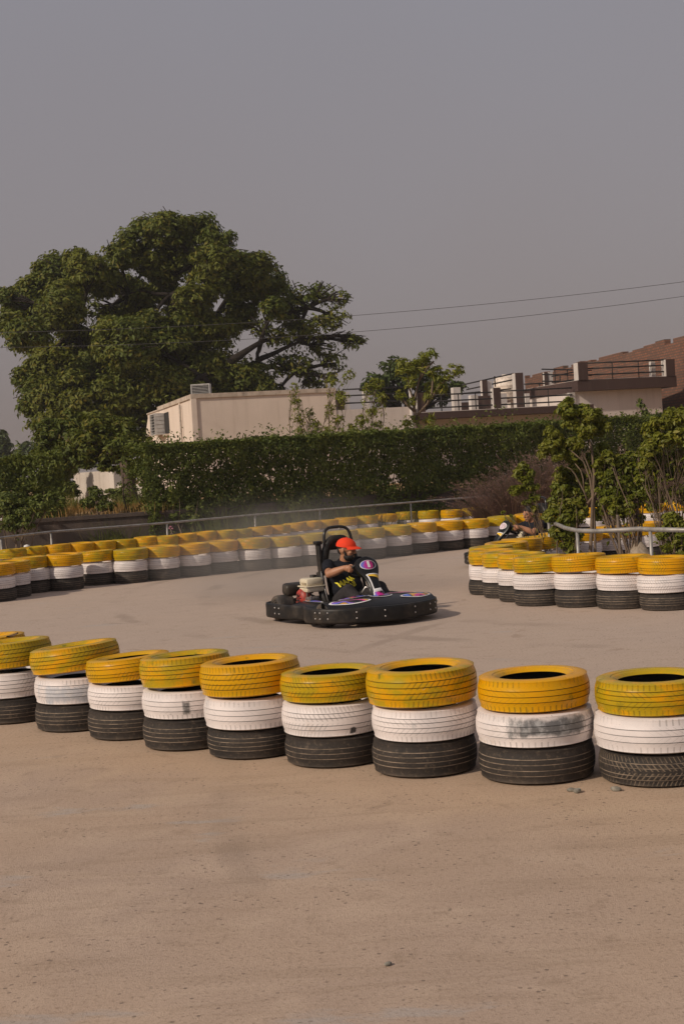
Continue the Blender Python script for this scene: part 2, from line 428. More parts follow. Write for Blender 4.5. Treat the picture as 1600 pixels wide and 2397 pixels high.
# ---------------------------------------------------------------- ground
def ground_mat():
    t = NT('dusty_concrete'); p = t.pos()
    big = t.noise(p, .35, 4, .55, .4)
    mid = t.noise(t.mapv(p, (1, 1.25, 1), (0, 0, .5)), 1.5, 6, .66, 1.2)
    sweep = t.noise(t.mapv(p, (.55, 3.2, 1), (0, 0, -.35)), 1.6, 6, .62, .8)
    fine = t.noise(p, 55, 6, .78)
    grit = t.noise(p, 130, 3, .7)
    c = t.mix(t.ramp(big, .3, .7), (.485, .348, .248), (.450, .336, .264))
    c = t.mix(t.math('MULTIPLY', t.ramp(mid, .42, .68), .55), c, (.57, .43, .325))
    c = t.mix(t.math('MULTIPLY', t.ramp(sweep, .50, .70), .34), c, (.305, .215, .145))
    c = t.mix(t.math('MULTIPLY', t.ramp(t.noise(t.mapv(p, (.6, 2.6, 1), (0, 0, -.5), (3, 7, 0)), .9, 5, .6, 1.0), .60, .76), .5), c, (.54, .41, .29))
    sy = t.n('SeparateXYZ'); t.l(p, sy.inputs[0])
    lane = t.ramp(t.math('ADD', sy.outputs[1], t.math('ADD', t.math('MULTIPLY', big, 3.0), t.math('MULTIPLY', sy.outputs[0], .45))), 8.6, 12.5)   # swept racing lane beyond the front tyres
    c = t.mix(t.math('MULTIPLY', lane, .62), c, (.50, .402, .338))
    # bare grey concrete worn through the dust
    w = t.noise(t.mapv(p, (1, 2.3, 1), (0, 0, .25), (11, 2, 0)), .85, 5, .6, .3)
    c = t.mix(t.math('MULTIPLY', t.ramp(w, .63, .70), .6), c, (.43, .385, .355))
    # rubber laid down in arcs by the karts
    arcs = None
    for cx, cy, R, wd in ((7.5, 19.5, 9.4, .10), (7.2, 19.8, 10.3, .08), (7.9, 19.2, 8.3, .12), (-9, 3.0, 10.6, .06), (-8.4, 2.2, 11.4, .05), (12, 8, 12.7, .07)):
        dx = t.math('SUBTRACT', sy.outputs[0], cx); dy = t.math('SUBTRACT', sy.outputs[1], cy)
        d = t.math('SQRT', t.math('ADD', t.math('MULTIPLY', dx, dx), t.math('MULTIPLY', dy, dy)))
        d = t.math('ABSOLUTE', t.math('SUBTRACT', t.math('ADD', d, t.math('MULTIPLY', t.math('SUBTRACT', mid, .5), .25)), R))
        m_ = t.ramp(d, wd * 1.6, wd * .4); arcs = m_ if arcs is None else t.math('MAXIMUM', arcs, m_)
    arcs = t.math('MULTIPLY', arcs, t.ramp(t.noise(p, .6, 3, .6), .44, .66))
    c = t.mix(t.math('MULTIPLY', arcs, .38), c, (.23, .175, .135))
    # loose sand gathered along the foot of the front tyre wall
    ln = t.math('ADD', t.math('MULTIPLY', sy.outputs[0], .575), t.math('MULTIPLY', sy.outputs[1], .818))
    ln = t.math('ABSOLUTE', t.math('SUBTRACT', t.math('ADD', ln, t.math('MULTIPLY', t.math('SUBTRACT', mid, .5), 1.2)), 6.1))
    c = t.mix(t.math('MULTIPLY', t.ramp(ln, .95, .15), .42), c, (.54, .38, .245))
    c = t.mix(t.math('MULTIPLY', t.ramp(fine, .50, .68), .66), c, (.22, .155, .105))
    c = t.mix(t.math('MULTIPLY', t.ramp(fine, .48, .28), .4), c, (.56, .44, .34))
    blot = t.noise(t.mapv(p, (1, 1, 1), (0, 0, 0), (5, 9, 0)), 4.2, 5, .7, .5)
    c = t.mix(t.math('MULTIPLY', t.ramp(blot, .56, .72), .42), c, (.27, .19, .13))
    vo = t.n('TexVoronoi', feature='F1'); t.l(p, vo.inputs['Vector']); vo.inputs['Scale'].default_value = 22
    spot = t.math('MULTIPLY', t.ramp(vo.outputs['Distance'], .20, .12), t.ramp(t.noise(p, 2.3, 3, .6), .40, .56))
    c = t.mix(t.math('MULTIPLY', spot, .7), c, (.15, .11, .085))
    t.set(c, .9, 0, .25)
    h = t.math('ADD', t.math('MULTIPLY', fine, .6), t.math('MULTIPLY', grit, .5))
    t.bump(t.math('ADD', h, t.math('MULTIPLY', sweep, .5)), .5, .012)
    return t.m

me = MB().add([(-500, -40, 0), (500, -40, 0), (500, 900, 0), (-500, 900, 0)], [(0, 1, 2, 3)])
tag(me.build('ground', ground_mat()), 'dusty brown concrete surface of the kart track', kind='structure')

t = NT('dry_soil'); p = t.pos()
c = t.mix(t.ramp(t.noise(p, .8, 5, .6), .35, .65), (.30, .19, .09), (.42, .26, .12))
c = t.mix(t.math('MULTIPLY', t.ramp(t.noise(p, 3.3, 5, .65), .5, .7), .7), c, (.14, .15, .05))
t.set(c, .95, 0, .2); t.bump(t.noise(p, 12, 5), .6, .05)
SOIL = t.m
RAISE = .93
WALL = [(-30, 25.6), (-14, 26.8), (-9, 27.4), (-6.2, 27.9), (-3.4, 28.7), (1.0, 31.6), (3.5, 33.4), (8, 36.2), (16, 40), (34, 46)]
def wall_y(x):
    for (x0, y0), (x1, y1) in zip(WALL, WALL[1:]):
        if x <= x1: return y0 + (y1 - y0) * (x - x0) / (x1 - x0)
    return WALL[-1][1]
rows = [[Vector((x, y + .1 , RAISE)) for x, y in WALL], [Vector((x * 1.5, y + 60, RAISE)) for x, y in WALL], [Vector((x * 12, 800, RAISE)) for x, y in WALL]]
tag(MB().grid(rows).build('terrain', SOIL, smooth=False), 'dry grassy ground above the dark retaining wall', kind='structure')

# retaining wall
t = NT('dark_brown_plaster'); v = t.pos()
c = t.mix(t.ramp(t.noise(v, 1.4, 5, .6), .3, .7), (.058, .044, .038), (.10, .074, .06))
c = t.mix(t.math('MULTIPLY', t.ramp(t.noise(t.mapv(v, (2, 2, .3)), 2.5, 5, .65), .5, .72), .5), c, (.16, .115, .085))
t.set(c, .85); t.bump(t.noise(v, 22, 4), .4, .01)
mb = MB()
for (x0, y0), (x1, y1) in zip(WALL, WALL[1:]):
    a, b = Vector((x0, y0, 0)), Vector((x1, y1, 0)); d = (b - a).normalized(); n = Vector((d.y, -d.x, 0))
rows = []
for off, z in ((0, -.05), (0, RAISE - .06), (-.03, RAISE - .06), (-.03, RAISE + .012), (.2, RAISE + .012), (.2, -.05)):
    rows.append([Vector((x, y + off, z)) for x, y in WALL])
mb.grid(rows)
o = mb.build('retaining_wall', t.m, smooth=False); tag(o, 'low dark brown retaining wall behind the pipe rail', 'wall')

# ---------------------------------------------------------------- rails
GALV = simple('weathered_grey_pipe', (.33, .31, .29), .45, .3, .25, 9, dust=.3)
def rail(name, line, posts, h, label, r=.021, pr=.019, bumpz=None):
    e = empty(name, line[0][:2] + (0,) if False else (line[0][0], line[0][1], 0))
    tag(e, label, 'rail', None)
    o = Vector((line[0][0], line[0][1], 0))
    L = [Vector(p) - o for p in line]
    MB().tube(L, r, 10).build('top_rail', GALV, e)
    for p in posts:
        q = Vector(p) - o
        mb = MB().tube([(q.x, q.y, -.02), (q.x, q.y, q.z - r * .8)], pr, 10)
        mb.lathe([(.001, 0), (.05, 0), (.05, .008), (pr, .010)], 12, Matrix.Translation((q.x, q.y, .002)))
        mb.build('post', GALV, e)
    return e

def rail_pt(px, py, h): # point of a rail of height h seen at pixel
    d = ray(px, py); return tuple(d * ((h - HCAM) / d.z) + Vector((0, 0, HCAM)))
rp = [rail_pt(x, y, .74) for x, y in ((-60, 1267), (2, 1259), (119, 1245), (390, 1224), (596, 1205), (747, 1193), (960, 1176), (1144, 1161))]
ext = Vector(rp[-1]) + (Vector(rp[-1]) - Vector(rp[-2])) * .35
rail('pipe_rail', rp + [tuple(ext)], rp[1:], .74, 'long grey pipe rail on posts behind the outer tyre row')
ip = [at(1283, 1215, 18.9), at(1300, 1226, 17.9), at(1322, 1236, 16.9), at(1350, 1242, 16.25), at(1392, 1243.5, 15.95), at(1445, 1241, 15.75), at(1495, 1238, 15.6), at(1521, 1239.5, 15.4), at(1600, 1241, 15.1), at(1680, 1242, 14.9)]
ip = [(p.x, p.y, p.z) for p in ip]
rail('island_rail', ip, [ip[0], ip[3], ip[7], ip[9]], .74, 'curved pale grey pipe rail round the planted island', .026, .02)
q1 = [at(1385, 1200.5, 28.9), at(1470, 1191, 29.1), at(1551, 1182, 29.3), at(1640, 1173, 29.6)]
rail('low_pipe_rail', [(p.x, p.y, p.z) for p in q1], [(p.x, p.y, p.z) for p in (q1[0], q1[2], q1[3])], .5, 'low grey pipe rail just behind the inner tyre row, right', .022)
sp = at(1444, 1205, 16.9)
mb = MB().tube([(sp.x + .03, sp.y, -.02), (sp.x + .01, sp.y, .5), (sp.x, sp.y, sp.z)], [.02, .018, .016], 8)
tag(mb.build('wooden_stake', simple('grey_wood', (.16, .12, .09), .8)), 'thin upright wooden stake among the island shrubs', 'stake')
c = at(1496, 1305, 17.4)
mb = MB().lathe([(.0, .50), (.045, .48), (.10, .40), (.2, .26), (.27, .12), (.29, 0)], 18)
for i, v in enumerate(mb.v):
    k = 1 + .12 * noise.noise(Vector(v) * 6); mb.v[i] = (v[0] * k, v[1] * k, v[2])
o = mb.build('burlap_cone', simple('grey_burlap', (.30, .24, .18), .95, 0, .3, 20, bump=.5)); o.location = (c.x, c.y, 0)
tag(o, 'grey-brown cone of sacking tied round a stem behind the island rail', 'sacking')
p = at(62, 1283, 25.6)
mb = MB().tube([(0, 0, 0), (0, 0, p.z - .03)], .03, 10).lathe([(.03, 0), (.06, .01), (.066, .05), (.05, .10), (.001, .115)], 12, Matrix.Translation((.008, 0, p.z - .05)))
o = mb.build('standpipe', simple('white_plastic', (.75, .73, .70), .4)); o.location = (p.x, p.y, 0)
tag(o, 'small white standpipe head showing above the far left tyres', 'standpipe')

# small stones and leaves on the track
lp = at(30, 1491, 9.95)
mb = MB().grid([[Vector((x * .045, y * .02 * (1 - x * x), .012 * x * x + .01 * abs(y))) for y in (-1, 0, 1)] for x in (-1, -.5, 0, .5, 1)])
o = mb.build('fallen_leaf', simple('dry_leaf', (.13, .07, .035), .8)); o.location = lp; o.rotation_euler = (.2, -.2, .6)
tag(o, 'curled dry brown leaf lying on a yellow tyre rim at the left edge', 'leaf')
STONE = simple('grey_stone', (.24, .22, .18), .8, 0, .4, 30)
for i, (px, py, s, lab) in enumerate(((1337, 1853, .022, 'small grey stone left of two in front of the rightmost stacks'), (1351, 1856, .028, 'larger grey stone right beside the smaller one near the rightmost stacks'),
                                     (1441, 1852, .026, 'lone brown stone in front of the rightmost tyre stack'), (908, 2261, .014, 'tiny dark pebble lying alone on the bare foreground'))):
    d = ray(px, py); q = d * (-HCAM / d.z) + Vector((0, 0, HCAM))
    mb = MB().ell((0, 0, s * .35), (s, s * .7, s * .5), None, 10, 7)
    for k, v in enumerate(mb.v):
        n = 1 + .35 * noise.noise(Vector(v) * 60 + Vector((i * 9, 0, 0))); mb.v[k] = (v[0] * n, v[1] * n, v[2] * n)
    o = mb.build('pebble', STONE); o.location = q; o.rotation_euler = (0, 0, i * 1.3); tag(o, lab, 'stone', 'loose stones on the track')

# ---------------------------------------------------------------- foliage
def leaf_mat(name, a, b, c2, trans=.25, rough=.5, noise_scale=.6):
    t = NT(name)
    rnd = t.n('NewGeometry').outputs['Random Per Island']
    p = t.obj()
    col = t.mix(t.ramp(t.noise(p, noise_scale, 3, .6), .35, .65), a, b)
    col = t.mix(t.math('MULTIPLY', t.ramp(rnd, .75, 1.0), .7), col, c2)
    col = t.mix(t.math('MULTIPLY', t.ramp(rnd, .35, 0.0), .55), col, tuple(x * .45 for x in a))
    t.set(col, rough, 0, .4)
    tr = t.n('BsdfTranslucent'); t.l(t.mix(.5, col, (.14, .16, .01)), tr.inputs[0])
    ms = t.n('MixShader'); ms.inputs[0].default_value = trans
    t.l(t.b.outputs[0], ms.inputs[1]); t.l(tr.outputs[0], ms.inputs[2]); t.l(ms.outputs[0], t.out.inputs[0])
    return t.m

def leaves_mesh(name, P, N, L, W, droop=.35, fold=.0):
    """P centres, N outward directions (n,3); one small folded leaf of two faces each"""
    n = len(P)
    P = np.asarray(P, float); N = np.asarray(N, float)
    rnd = RNG.normal(size=(n, 3))
    d = np.cross(N, rnd); d /= np.linalg.norm(d, axis=1, keepdims=True) + 1e-9
    d = d + N * RNG.uniform(-.1, .6, (n, 1)); d[:, 2] -= droop * RNG.uniform(.2, 1.4, n)
    d /= np.linalg.norm(d, axis=1, keepdims=True) + 1e-9
    nn = N + RNG.normal(size=(n, 3)) * .45
    s = np.cross(d, nn); s /= np.linalg.norm(s, axis=1, keepdims=True) + 1e-9
    up = np.cross(s, d)
    L = (L * RNG.uniform(.65, 1.3, n))[:, None]; W = (W * RNG.uniform(.7, 1.25, n))[:, None]
    a = P - d * L * .5; tip = P + d * L * .5 - np.array([0, 0, 1]) * L * .08
    m1 = P - d * L * .05 + s * W * .5 + up * W * .22
    m2 = P - d * L * .05 - s * W * .5 + up * W * .22
    V = np.stack([a, m1, tip, m2], 1).reshape(-1, 3)
    me = bpy.data.meshes.new(name)
    me.vertices.add(4 * n); me.vertices.foreach_set('co', V.ravel().astype(np.float32))
    idx = (np.arange(n)[:, None] * 4 + np.array([0, 1, 2, 0, 2, 3])).ravel()
    me.loops.add(6 * n); me.loops.foreach_set('vertex_index', idx.astype(np.int32))
    me.polygons.add(2 * n)
    me.polygons.foreach_set('loop_start', (np.arange(2 * n) * 3).astype(np.int32))
    me.update(calc_edges=True); me.validate()
    return me

def clump_points(c, r, n, sub=12, flat=1.0, subr=.42):
    sub = int(sub * 1.9); subr *= .82
    """leaf positions on the skins of sub-tufts spread over one clump"""
    c = np.array(c, float)
    q = RNG.normal(size=(sub, 3)); q /= np.linalg.norm(q, axis=1, keepdims=True)
    q *= (RNG.uniform(.45, 1, (sub, 1)) ** .6) * r * .72; q[:, 2] *= flat
    k = RNG.integers(0, sub, n)
    u = RNG.normal(size=(n, 3)); u /= np.linalg.norm(u, axis=1, keepdims=True)
    u[:, 2] = np.where(u[:, 2] < -.35, -u[:, 2], u[:, 2])
    rr = r * subr * RNG.uniform(.35, 1.18, (n, 1)) * RNG.uniform(.7, 1.3, (sub, 1))[k]
    P = c + q[k] + u * rr * np.array([1.15, 1.15, .85])
    N = u + q[k] / r * .5; N[:, 2] += .3
    N /= np.linalg.norm(N, axis=1, keepdims=True)
    return P, N

BARK = simple('dark_bark', (.022, .016, .012), .9, 0, .35, 5, .3, .5)
BARK2 = simple('pale_twig_bark', (.16, .115, .08), .85, 0, .3, 8, .3, .3)
MANGO = leaf_mat('mango_leaf', (.084, .112, .009), (.145, .158, .012), (.22, .17, .016), .25, .65, .35)
HEDGE = leaf_mat('hedge_leaf', (.088, .118, .017), (.135, .165, .022), (.21, .21, .03), .25, .65, .9)
BRIGHT = leaf_mat('young_leaf', (.19, .225, .022), (.26, .27, .028), (.34, .27, .03), .40, .5, 1.2)
FICUS = leaf_mat('shrub_leaf', (.165, .195, .018), (.245, .250, .026), (.33, .28, .04), .40, .5, 1.2)
FARG = leaf_mat('far_leaf', (.055, .085, .014), (.080, .110, .018), (.11, .12, .025), .2, .6, .3)

def limb(mb, a, b, r0, r1, wob=.12, n=6, seg=5):
    a, b = Vector(a), Vector(b); L = (b - a).length
    o1 = Vector((random.uniform(-1, 1), random.uniform(-1, 1), random.uniform(-.3, 1))) * L * wob
    pts = []; rs = []
    for i in range(seg + 1):
        t = i / seg
        pts.append(a.lerp(b, t) + o1 * sin(pi * t) + Vector((random.uniform(-1, 1), random.uniform(-1, 1), random.uniform(-1, 1))) * L * .015 * (0 < i < seg))
        rs.append(r0 + (r1 - r0) * t)
    mb.tube(pts, rs, n)
    return pts

# ---- the big tree
TY = 61.0
big = empty('broad_leaf_tree', (-6.4, TY, 0)); tag(big, 'huge spreading dark green tree rising behind the white building', 'tree')
clumps = [(330,560,62),(395,540,55),(455,540,58),(508,566,44),(285,605,48),(415,605,66),(498,610,50),(350,620,46),(600,636,58),(640,668,46),(560,668,54),(480,672,50),(545,610,40),
 (150,650,64),(95,690,60),(38,722,46),(205,640,52),(245,668,50),(140,735,74),(62,790,58),(330,720,40),(270,742,36),(380,690,40),
 (200,830,92),(290,812,84),(380,830,84),(118,865,72),(105,930,62),(205,930,92),(300,925,92),(400,925,74),(440,862,72),(72,955,34),(150,1005,84),(250,1015,92),(335,1000,66),(58,890,36),
 (500,775,66),(560,745,48),(505,862,64),(560,890,62),(640,725,36),(440,770,60),(520,930,60),(610,915,48),
 (540,630,40),(590,690,45),(20,700,30),(30,760,40),(110,640,40),(180,610,34),(385,650,36),(330,680,30),(440,700,40),(300,660,26),(420,735,36),(470,730,36),(350,780,60),(160,690,50),(90,740,50)]
sparse = [(228,728,30),(250,745,26),(650,795,34),(612,772,34),(668,740,30),(700,705,46),(752,690,38),(780,748,44),(735,770,44),(690,790,46),(820,800,30),(755,815,40),(700,860,46),(785,850,34),(735,895,36),(660,860,44),(660,700,36),(800,700,26),(845,800,14),(680,745,40),(770,890,26),(640,930,40)]
PP, NN = [], []
mbT = MB()
base = Vector((-6.4, TY, RAISE)); fork = Vector((-6.2, TY, 4.6))
def rel(v): return Vector(v) - Vector((-6.4, TY, 0))
mbT.tube([rel(base + Vector((0, 0, -.2))), rel(base + Vector((.05, 0, 1.2))), rel(fork)], [.85, .62, .55], 14)
mains = []
for (px, py, dy, r) in ((400, 690, -.5, .34), (300, 690, 1.2, .30), (180, 760, -1.5, .30), (530, 700, .8, .30), (610, 800, -1, .30), (250, 880, -2.6, .26), (450, 620, .3, .24), (470, 880, -2.2, .22), (590, 850, 1, .22)):
    e = at(px, py, TY + dy)
    limb(mbT, rel(fork), rel(e), r * 1.2, r * .30, .10, 9, 7); mains.append(e)
def crown(lst, dens, tw, leafL, leafW, Y0, spread, sub=12):
    for (px, py, rp) in lst:
        Y = Y0 + random.uniform(-spread, spread) * (1 if py < 900 else .3) + (-2.8 if py > 760 and px < 480 else 0)
        c = at(px, py, Y); r = 1.08 * rp / (FPX / Y)
        if py > 840 and px > 430: c.y = Y = max(Y, TY - .5)
        P, N = clump_points(rel(c), r, int(dens * r * r), sub, .85)
        PP.append(P); NN.append(N)
        m = min(mains, key=lambda e: (e - c).length)
        if tw:
            pts = limb(mbT, rel(m), rel(c), .10, .045, .10, 6, 5)
            for _ in range(tw):
                q = rel(c) + Vector((random.uniform(-1, 1), random.uniform(-1, 1), random.uniform(-.6, 1))) * r * .95
                limb(mbT, pts[3], q, .045, .014, .1, 5, 3)
crown(clumps, 1750, 4, .33, .12, TY, 2.2, 14)
# a second, deeper layer so that the crown has a back
crown([(x + random.randint(-20, 20), y + random.randint(-10, 14), r * .9) for x, y, r in clumps if 590 < y < 960], 900, 0, .33, .12, TY + 3.6, 1.2)
mains += [at(600, 845, TY), at(700, 800, TY), at(690, 870, TY), at(720, 720, TY)]
for a, b in ((4, 9), (9, 10), (8, 11), (10, 12)): limb(mbT, rel(mains[a]), rel(mains[b]), .13, .06, .07, 8, 6)
crown(sparse, 430, 12, .3, .11, TY, 1.4, 18)
mbT.build('trunk', BARK, big)
P = np.concatenate(PP); N = np.concatenate(NN)
link('crown', leaves_mesh('crown', P, N, .235, .10, .45), MANGO, big, smooth=False)

# ---- hedges
def hedge(name, line, z0, ztop, thick, n, label, leaf=.085, mat=HEDGE, flowers=()):
    o0 = Vector((line[0][0], line[0][1], z0)); e = empty(name, o0); tag(e, label, 'hedge')
    seg = [(Vector((*a, 0)), Vector((*b, 0))) for a, b in zip(line, line[1:])]
    Ls = np.array([(b - a).length for a, b in seg]); pr = Ls / Ls.sum()
    k = RNG.choice(len(seg), n, p=pr); t = RNG.uniform(0, 1, n)
    A = np.array([s[0] for s in seg]); B = np.array([s[1] for s in seg])
    P = A[k] + (B - A)[k] * t[:, None]
    frac = (np.concatenate([[0], np.cumsum(Ls)])[k] + Ls[k] * t) / Ls.sum()
    top = ztop[0] + (ztop[1] - ztop[0]) * frac
    dirs = (B - A) / Ls[:, None]; nrm = np.stack([dirs[:, 1], -dirs[:, 0], dirs[:, 2] * 0], 1)[k]
    face = RNG.uniform(0, 1, n)
    u = RNG.uniform(0, 1, n) ** .9
    isfront, istop, isback = face < .62, (face >= .62) & (face < .84), face >= .84
    depth = np.where(isfront, RNG.exponential(.17, n), np.where(isback, thick - RNG.exponential(.08, n), RNG.uniform(0, thick, n)))
    z = np.where(istop, top - RNG.exponential(.05, n), z0 + (top - z0) * u)
    bulge = np.array([noise.noise(Vector((p[0] * 1.6, p[1] * 1.6, zz * 2.2))) * .16 + noise.noise(Vector((p[0] * 5, p[1] * 5, zz * 5))) * .07 for p, zz in zip(P, z)])
    low = np.clip((z - z0) / .5, 0, 1)
    P = P - nrm * (depth - bulge + (1 - low) * -.05)[:, None]
    P[:, 2] = z + np.where(istop, np.array([noise.noise(Vector((p[0] * 2.5, p[1] * 2.5, 3))) * .09 + abs(noise.noise(Vector((p[0] * 9, p[1] * 9, 7)))) * .10 for p in P]), 0)
    N = np.where(istop[:, None], np.array([0, 0, 1.]), np.where(isback[:, None], -nrm, nrm)) + RNG.normal(size=(n, 3)) * .35
    N /= np.linalg.norm(N, axis=1, keepdims=True)
    holes = np.array([noise.noise(Vector((p[0] * 2.1 + 4, p[1] * 2.1, p[2] * 3.1))) for p in P])
    ns = int(Ls.sum() * 26); ks = RNG.integers(0, n, ns); sp_, sn_ = [], []
    for i in ks:
        hgt = RNG.exponential(.085) + .03
        for q in np.arange(0, hgt, .028):
            sp_.append((A[k[i]] + (B - A)[k[i]] * t[i] - nrm[i] * RNG.uniform(0, thick) * .6) * np.array([1, 1, 0]) + np.array([RNG.normal() * .02, RNG.normal() * .02, top[i] + q])); sn_.append((RNG.normal(), RNG.normal(), .8))
    sn_ = np.array(sn_); P = np.concatenate([P, np.array(sp_)]); N = np.concatenate([N, sn_ / np.linalg.norm(sn_, axis=1, keepdims=True)])
    holes = np.concatenate([holes, np.zeros(len(sp_))]); top = np.concatenate([top, np.zeros(len(sp_))])
    keep = (holes < .40) | (P[:, 2] > top - .35)
    P, N = P[keep] - np.array(o0), N[keep]
    link('foliage', leaves_mesh('foliage', P, N, leaf, leaf * .48, .3), mat, e, smooth=False)
    mb = MB()
    for i in range(int(Ls.sum() * 5)):
        f = (i + .5) / int(Ls.sum() * 5) * Ls.sum(); j = 0
        while f > Ls[j]: f -= Ls[j]; j += 1
        b = Vector(A[j]) + Vector(dirs[j]) * f - Vector((dirs[j][1], -dirs[j][0], 0)) * thick * random.uniform(.25, .7)
        b.z = z0 - .05
        for _ in range(2):
            limb(mb, b - o0, b + Vector((random.uniform(-.3, .3), random.uniform(-.2, .2), (ztop[0] - z0) * random.uniform(.6, .9))) - o0, .022, .008, .08, 5, 3)
    mb.build('stem', BARK, e)
    return e

HL = [(x, wall_y(x) - .12) for x in (-3.85, -1.5, 1.0, 3.5, 8, 12.5)]
hedge('hedge', HL, .12, (2.25, 2.44), 1.3, 165000, 'long clipped dark green hedge in front of the buildings')
hedge('overgrown_hedge', [(-14, 27.4), (-9, 28.0), (-5.55, 28.7)], RAISE - .5, (2.05, 2.18), 1.1, 60000, 'dark rounded hedge at the left edge with white blossoms', .09)

def bush(name, c, clumps, n, leaf, mat, label, cat='bush', bark=BARK2, stems=5, base_r=.15, asp=.5, droop=.35, group=None, stem_r=.016, dens=None, sub=10, flat=.9, along=10):
    e = empty(name, c); tag(e, label, cat, group); c = Vector(c)
    mb = MB(); Ps, Ns = [], []
    tot = sum(q[3] ** 2 for q in clumps)
    for i, (x, y, z, r) in enumerate(clumps):
        P, N = clump_points((x, y, z), r, max(12, int(n * r * r / tot)), sub, flat)
        Ps.append(P); Ns.append(N)
        for k in range(max(1, stems // len(clumps) + (i < stems % len(clumps)))):
            b = Vector((random.uniform(-1, 1) * base_r, random.uniform(-1, 1) * base_r, -.03))
            pts = limb(mb, b, (x, y, z), stem_r, stem_r * .5, .10, 6, 6)
            q_ = np.array([pts[random.choice((3, 4, 5))].lerp(pts[6], random.random()) + Vector((random.gauss(0, 1), random.gauss(0, 1), random.gauss(0, 1))) * .055 for _ in range(along)])
            Ps.append(q_); n_ = RNG.normal(size=q_.shape); n_[:, 2] = abs(n_[:, 2]); Ns.append(n_ / np.linalg.norm(n_, axis=1, keepdims=True))
            for _ in range(4):
                q = Vector((x, y, z)) + Vector((random.uniform(-1, 1), random.uniform(-1, 1), random.uniform(-.8, 1))) * r * .9
                limb(mb, pts[random.choice((3, 4, 5))], q, stem_r * .45, stem_r * .2, .1, 5, 3)
    mb.build('stem', bark, e)
    link('foliage', leaves_mesh('foliage', np.concatenate(Ps), np.concatenate(Ns), leaf, leaf * asp, droop), mat, e, smooth=False)
    return e

def px_clumps(base, Y, lst):
    """clumps measured in the photo (px, py, r px, depth shift) round a plant standing at base"""
    out = []
    for px, py, rp, dy in lst:
        q = at(px, py, Y + dy); out.append((q.x - base[0], q.y - base[1], q.z - base[2], rp / (FPX / (Y + dy))))
    return out

# tree with a bare trunk beside the ruined wall
b = (at(305, 1180, 36.2).x, 36.2, RAISE)
e = empty('weeping_tree', b); tag(e, 'drooping bushy tree with a thick brown trunk beside the ruined white wall', 'tree')
mb = MB(); mb.tube([(0, 0, -.1), (.01, 0, .3), (-.02, 0, .8), (-.1, 0, 1.3)], [.24, .19, .165, .13], 12)
cl = px_clumps(b, 36.2, [(120,1030,46,1),(165,1045,52,.6),(215,1035,56,.2),(260,1045,52,0),(310,1060,50,0),(150,1075,36,.8),(200,1080,34,.4),(255,1085,34,.2),(320,1100,34,0),(95,1065,30,1),(330,1040,40,.4),(110,1005,36,1.2),(140,1105,30,1),(285,1100,16,.1),(170,1000,46,1),(235,998,46,.6),(300,1010,46,.4)])
Ps, Ns = [], []
for x, y, z, r in cl:
    P, N = clump_points((x, y, z), r, int(2600 * r * r) + 200, 10); Ps.append(P); Ns.append(N)
    limb(mb, (-.1, 0, 1.28), (x, y, z), .06, .02, .1, 6, 4)
mb.build('trunk', simple('brown_bark', (.10, .070, .055), .9, 0, .3, 9, .3, .6), e)
link('crown', leaves_mesh('crown', np.concatenate(Ps), np.concatenate(Ns), .15, .06, .5), FICUS if False else MANGO, e, smooth=False)

b = (at(140, 1170, 43).x, 43, RAISE)
bush('dark_bush', b, px_clumps(b, 43, [(125,1120,34,0),(155,1105,34,0),(150,1145,32,0),(110,1150,34,0),(175,1150,20,.5)]), 4200, .12, HEDGE, 'dark bush filling the gap between the left hedge and the ruined wall', stems=6, stem_r=.02)
b = (at(262, 1180, 40).x, 40.2, RAISE)
bush('low_bush', b, px_clumps(b, 40.2, [(258,1156,16,0),(286,1145,20,0),(276,1164,20,0),(300,1150,20,0),(240,1170,13,0)]), 1700, .10, HEDGE, 'low green bush covering the foot of the ruined wall beside the trunk', stems=5, stem_r=.015)

# bush before the field, left of the trunk
b = (at(222, 1200, 28.9).x, 28.9, RAISE)
bush('flowering_bush', b, px_clumps(b, 28.9, [(226,1160,20,0),(207,1176,20,0),(238,1184,20,0),(216,1145,12,0),(262,1188,14,0)]), 2600, .075, HEDGE, 'small dark bush standing alone before the ruined white wall', stems=8, stem_r=.012)
def flowers(name, lst, mat, label, cat, size, group=None):
    mb = MB()
    e0 = None
    for (px, py, Y) in lst:
        q = at(px, py, Y)
        if e0 is None: e0 = q
        for _ in range(5):
            v = Vector((random.uniform(-1, 1), random.uniform(-.6, .2), random.uniform(-1, 1))) * size
            mb.ell(q - e0 + v, (size * .55, size * .4, size * .5), None, 7, 5)
    o = mb.build(name, mat); o.location = e0; tag(o, label, cat, group)
FW = simple('white_petal', (.72, .70, .66), .6); FP = simple('pink_petal', (.55, .20, .28), .6)
flowers('white_blossom', [(6, 1198, 27.9), (31, 1214, 27.8), (10, 1190, 27.9), (3, 1216, 27.8), (28, 1210, 27.8)], FW, 'cluster of white blossoms low on the hedge at left edge', 'flowers', .035)
flowers('pink_blossom', [(397, 1158, 29.3), (441, 1157, 29.8), (458, 1153, 29.8), (427, 1198, 29.0), (400, 1236, 28.3), (412, 1203, 29.0)], FP, 'scattered pink blossoms at the left end of the long hedge', 'flowers', .03)

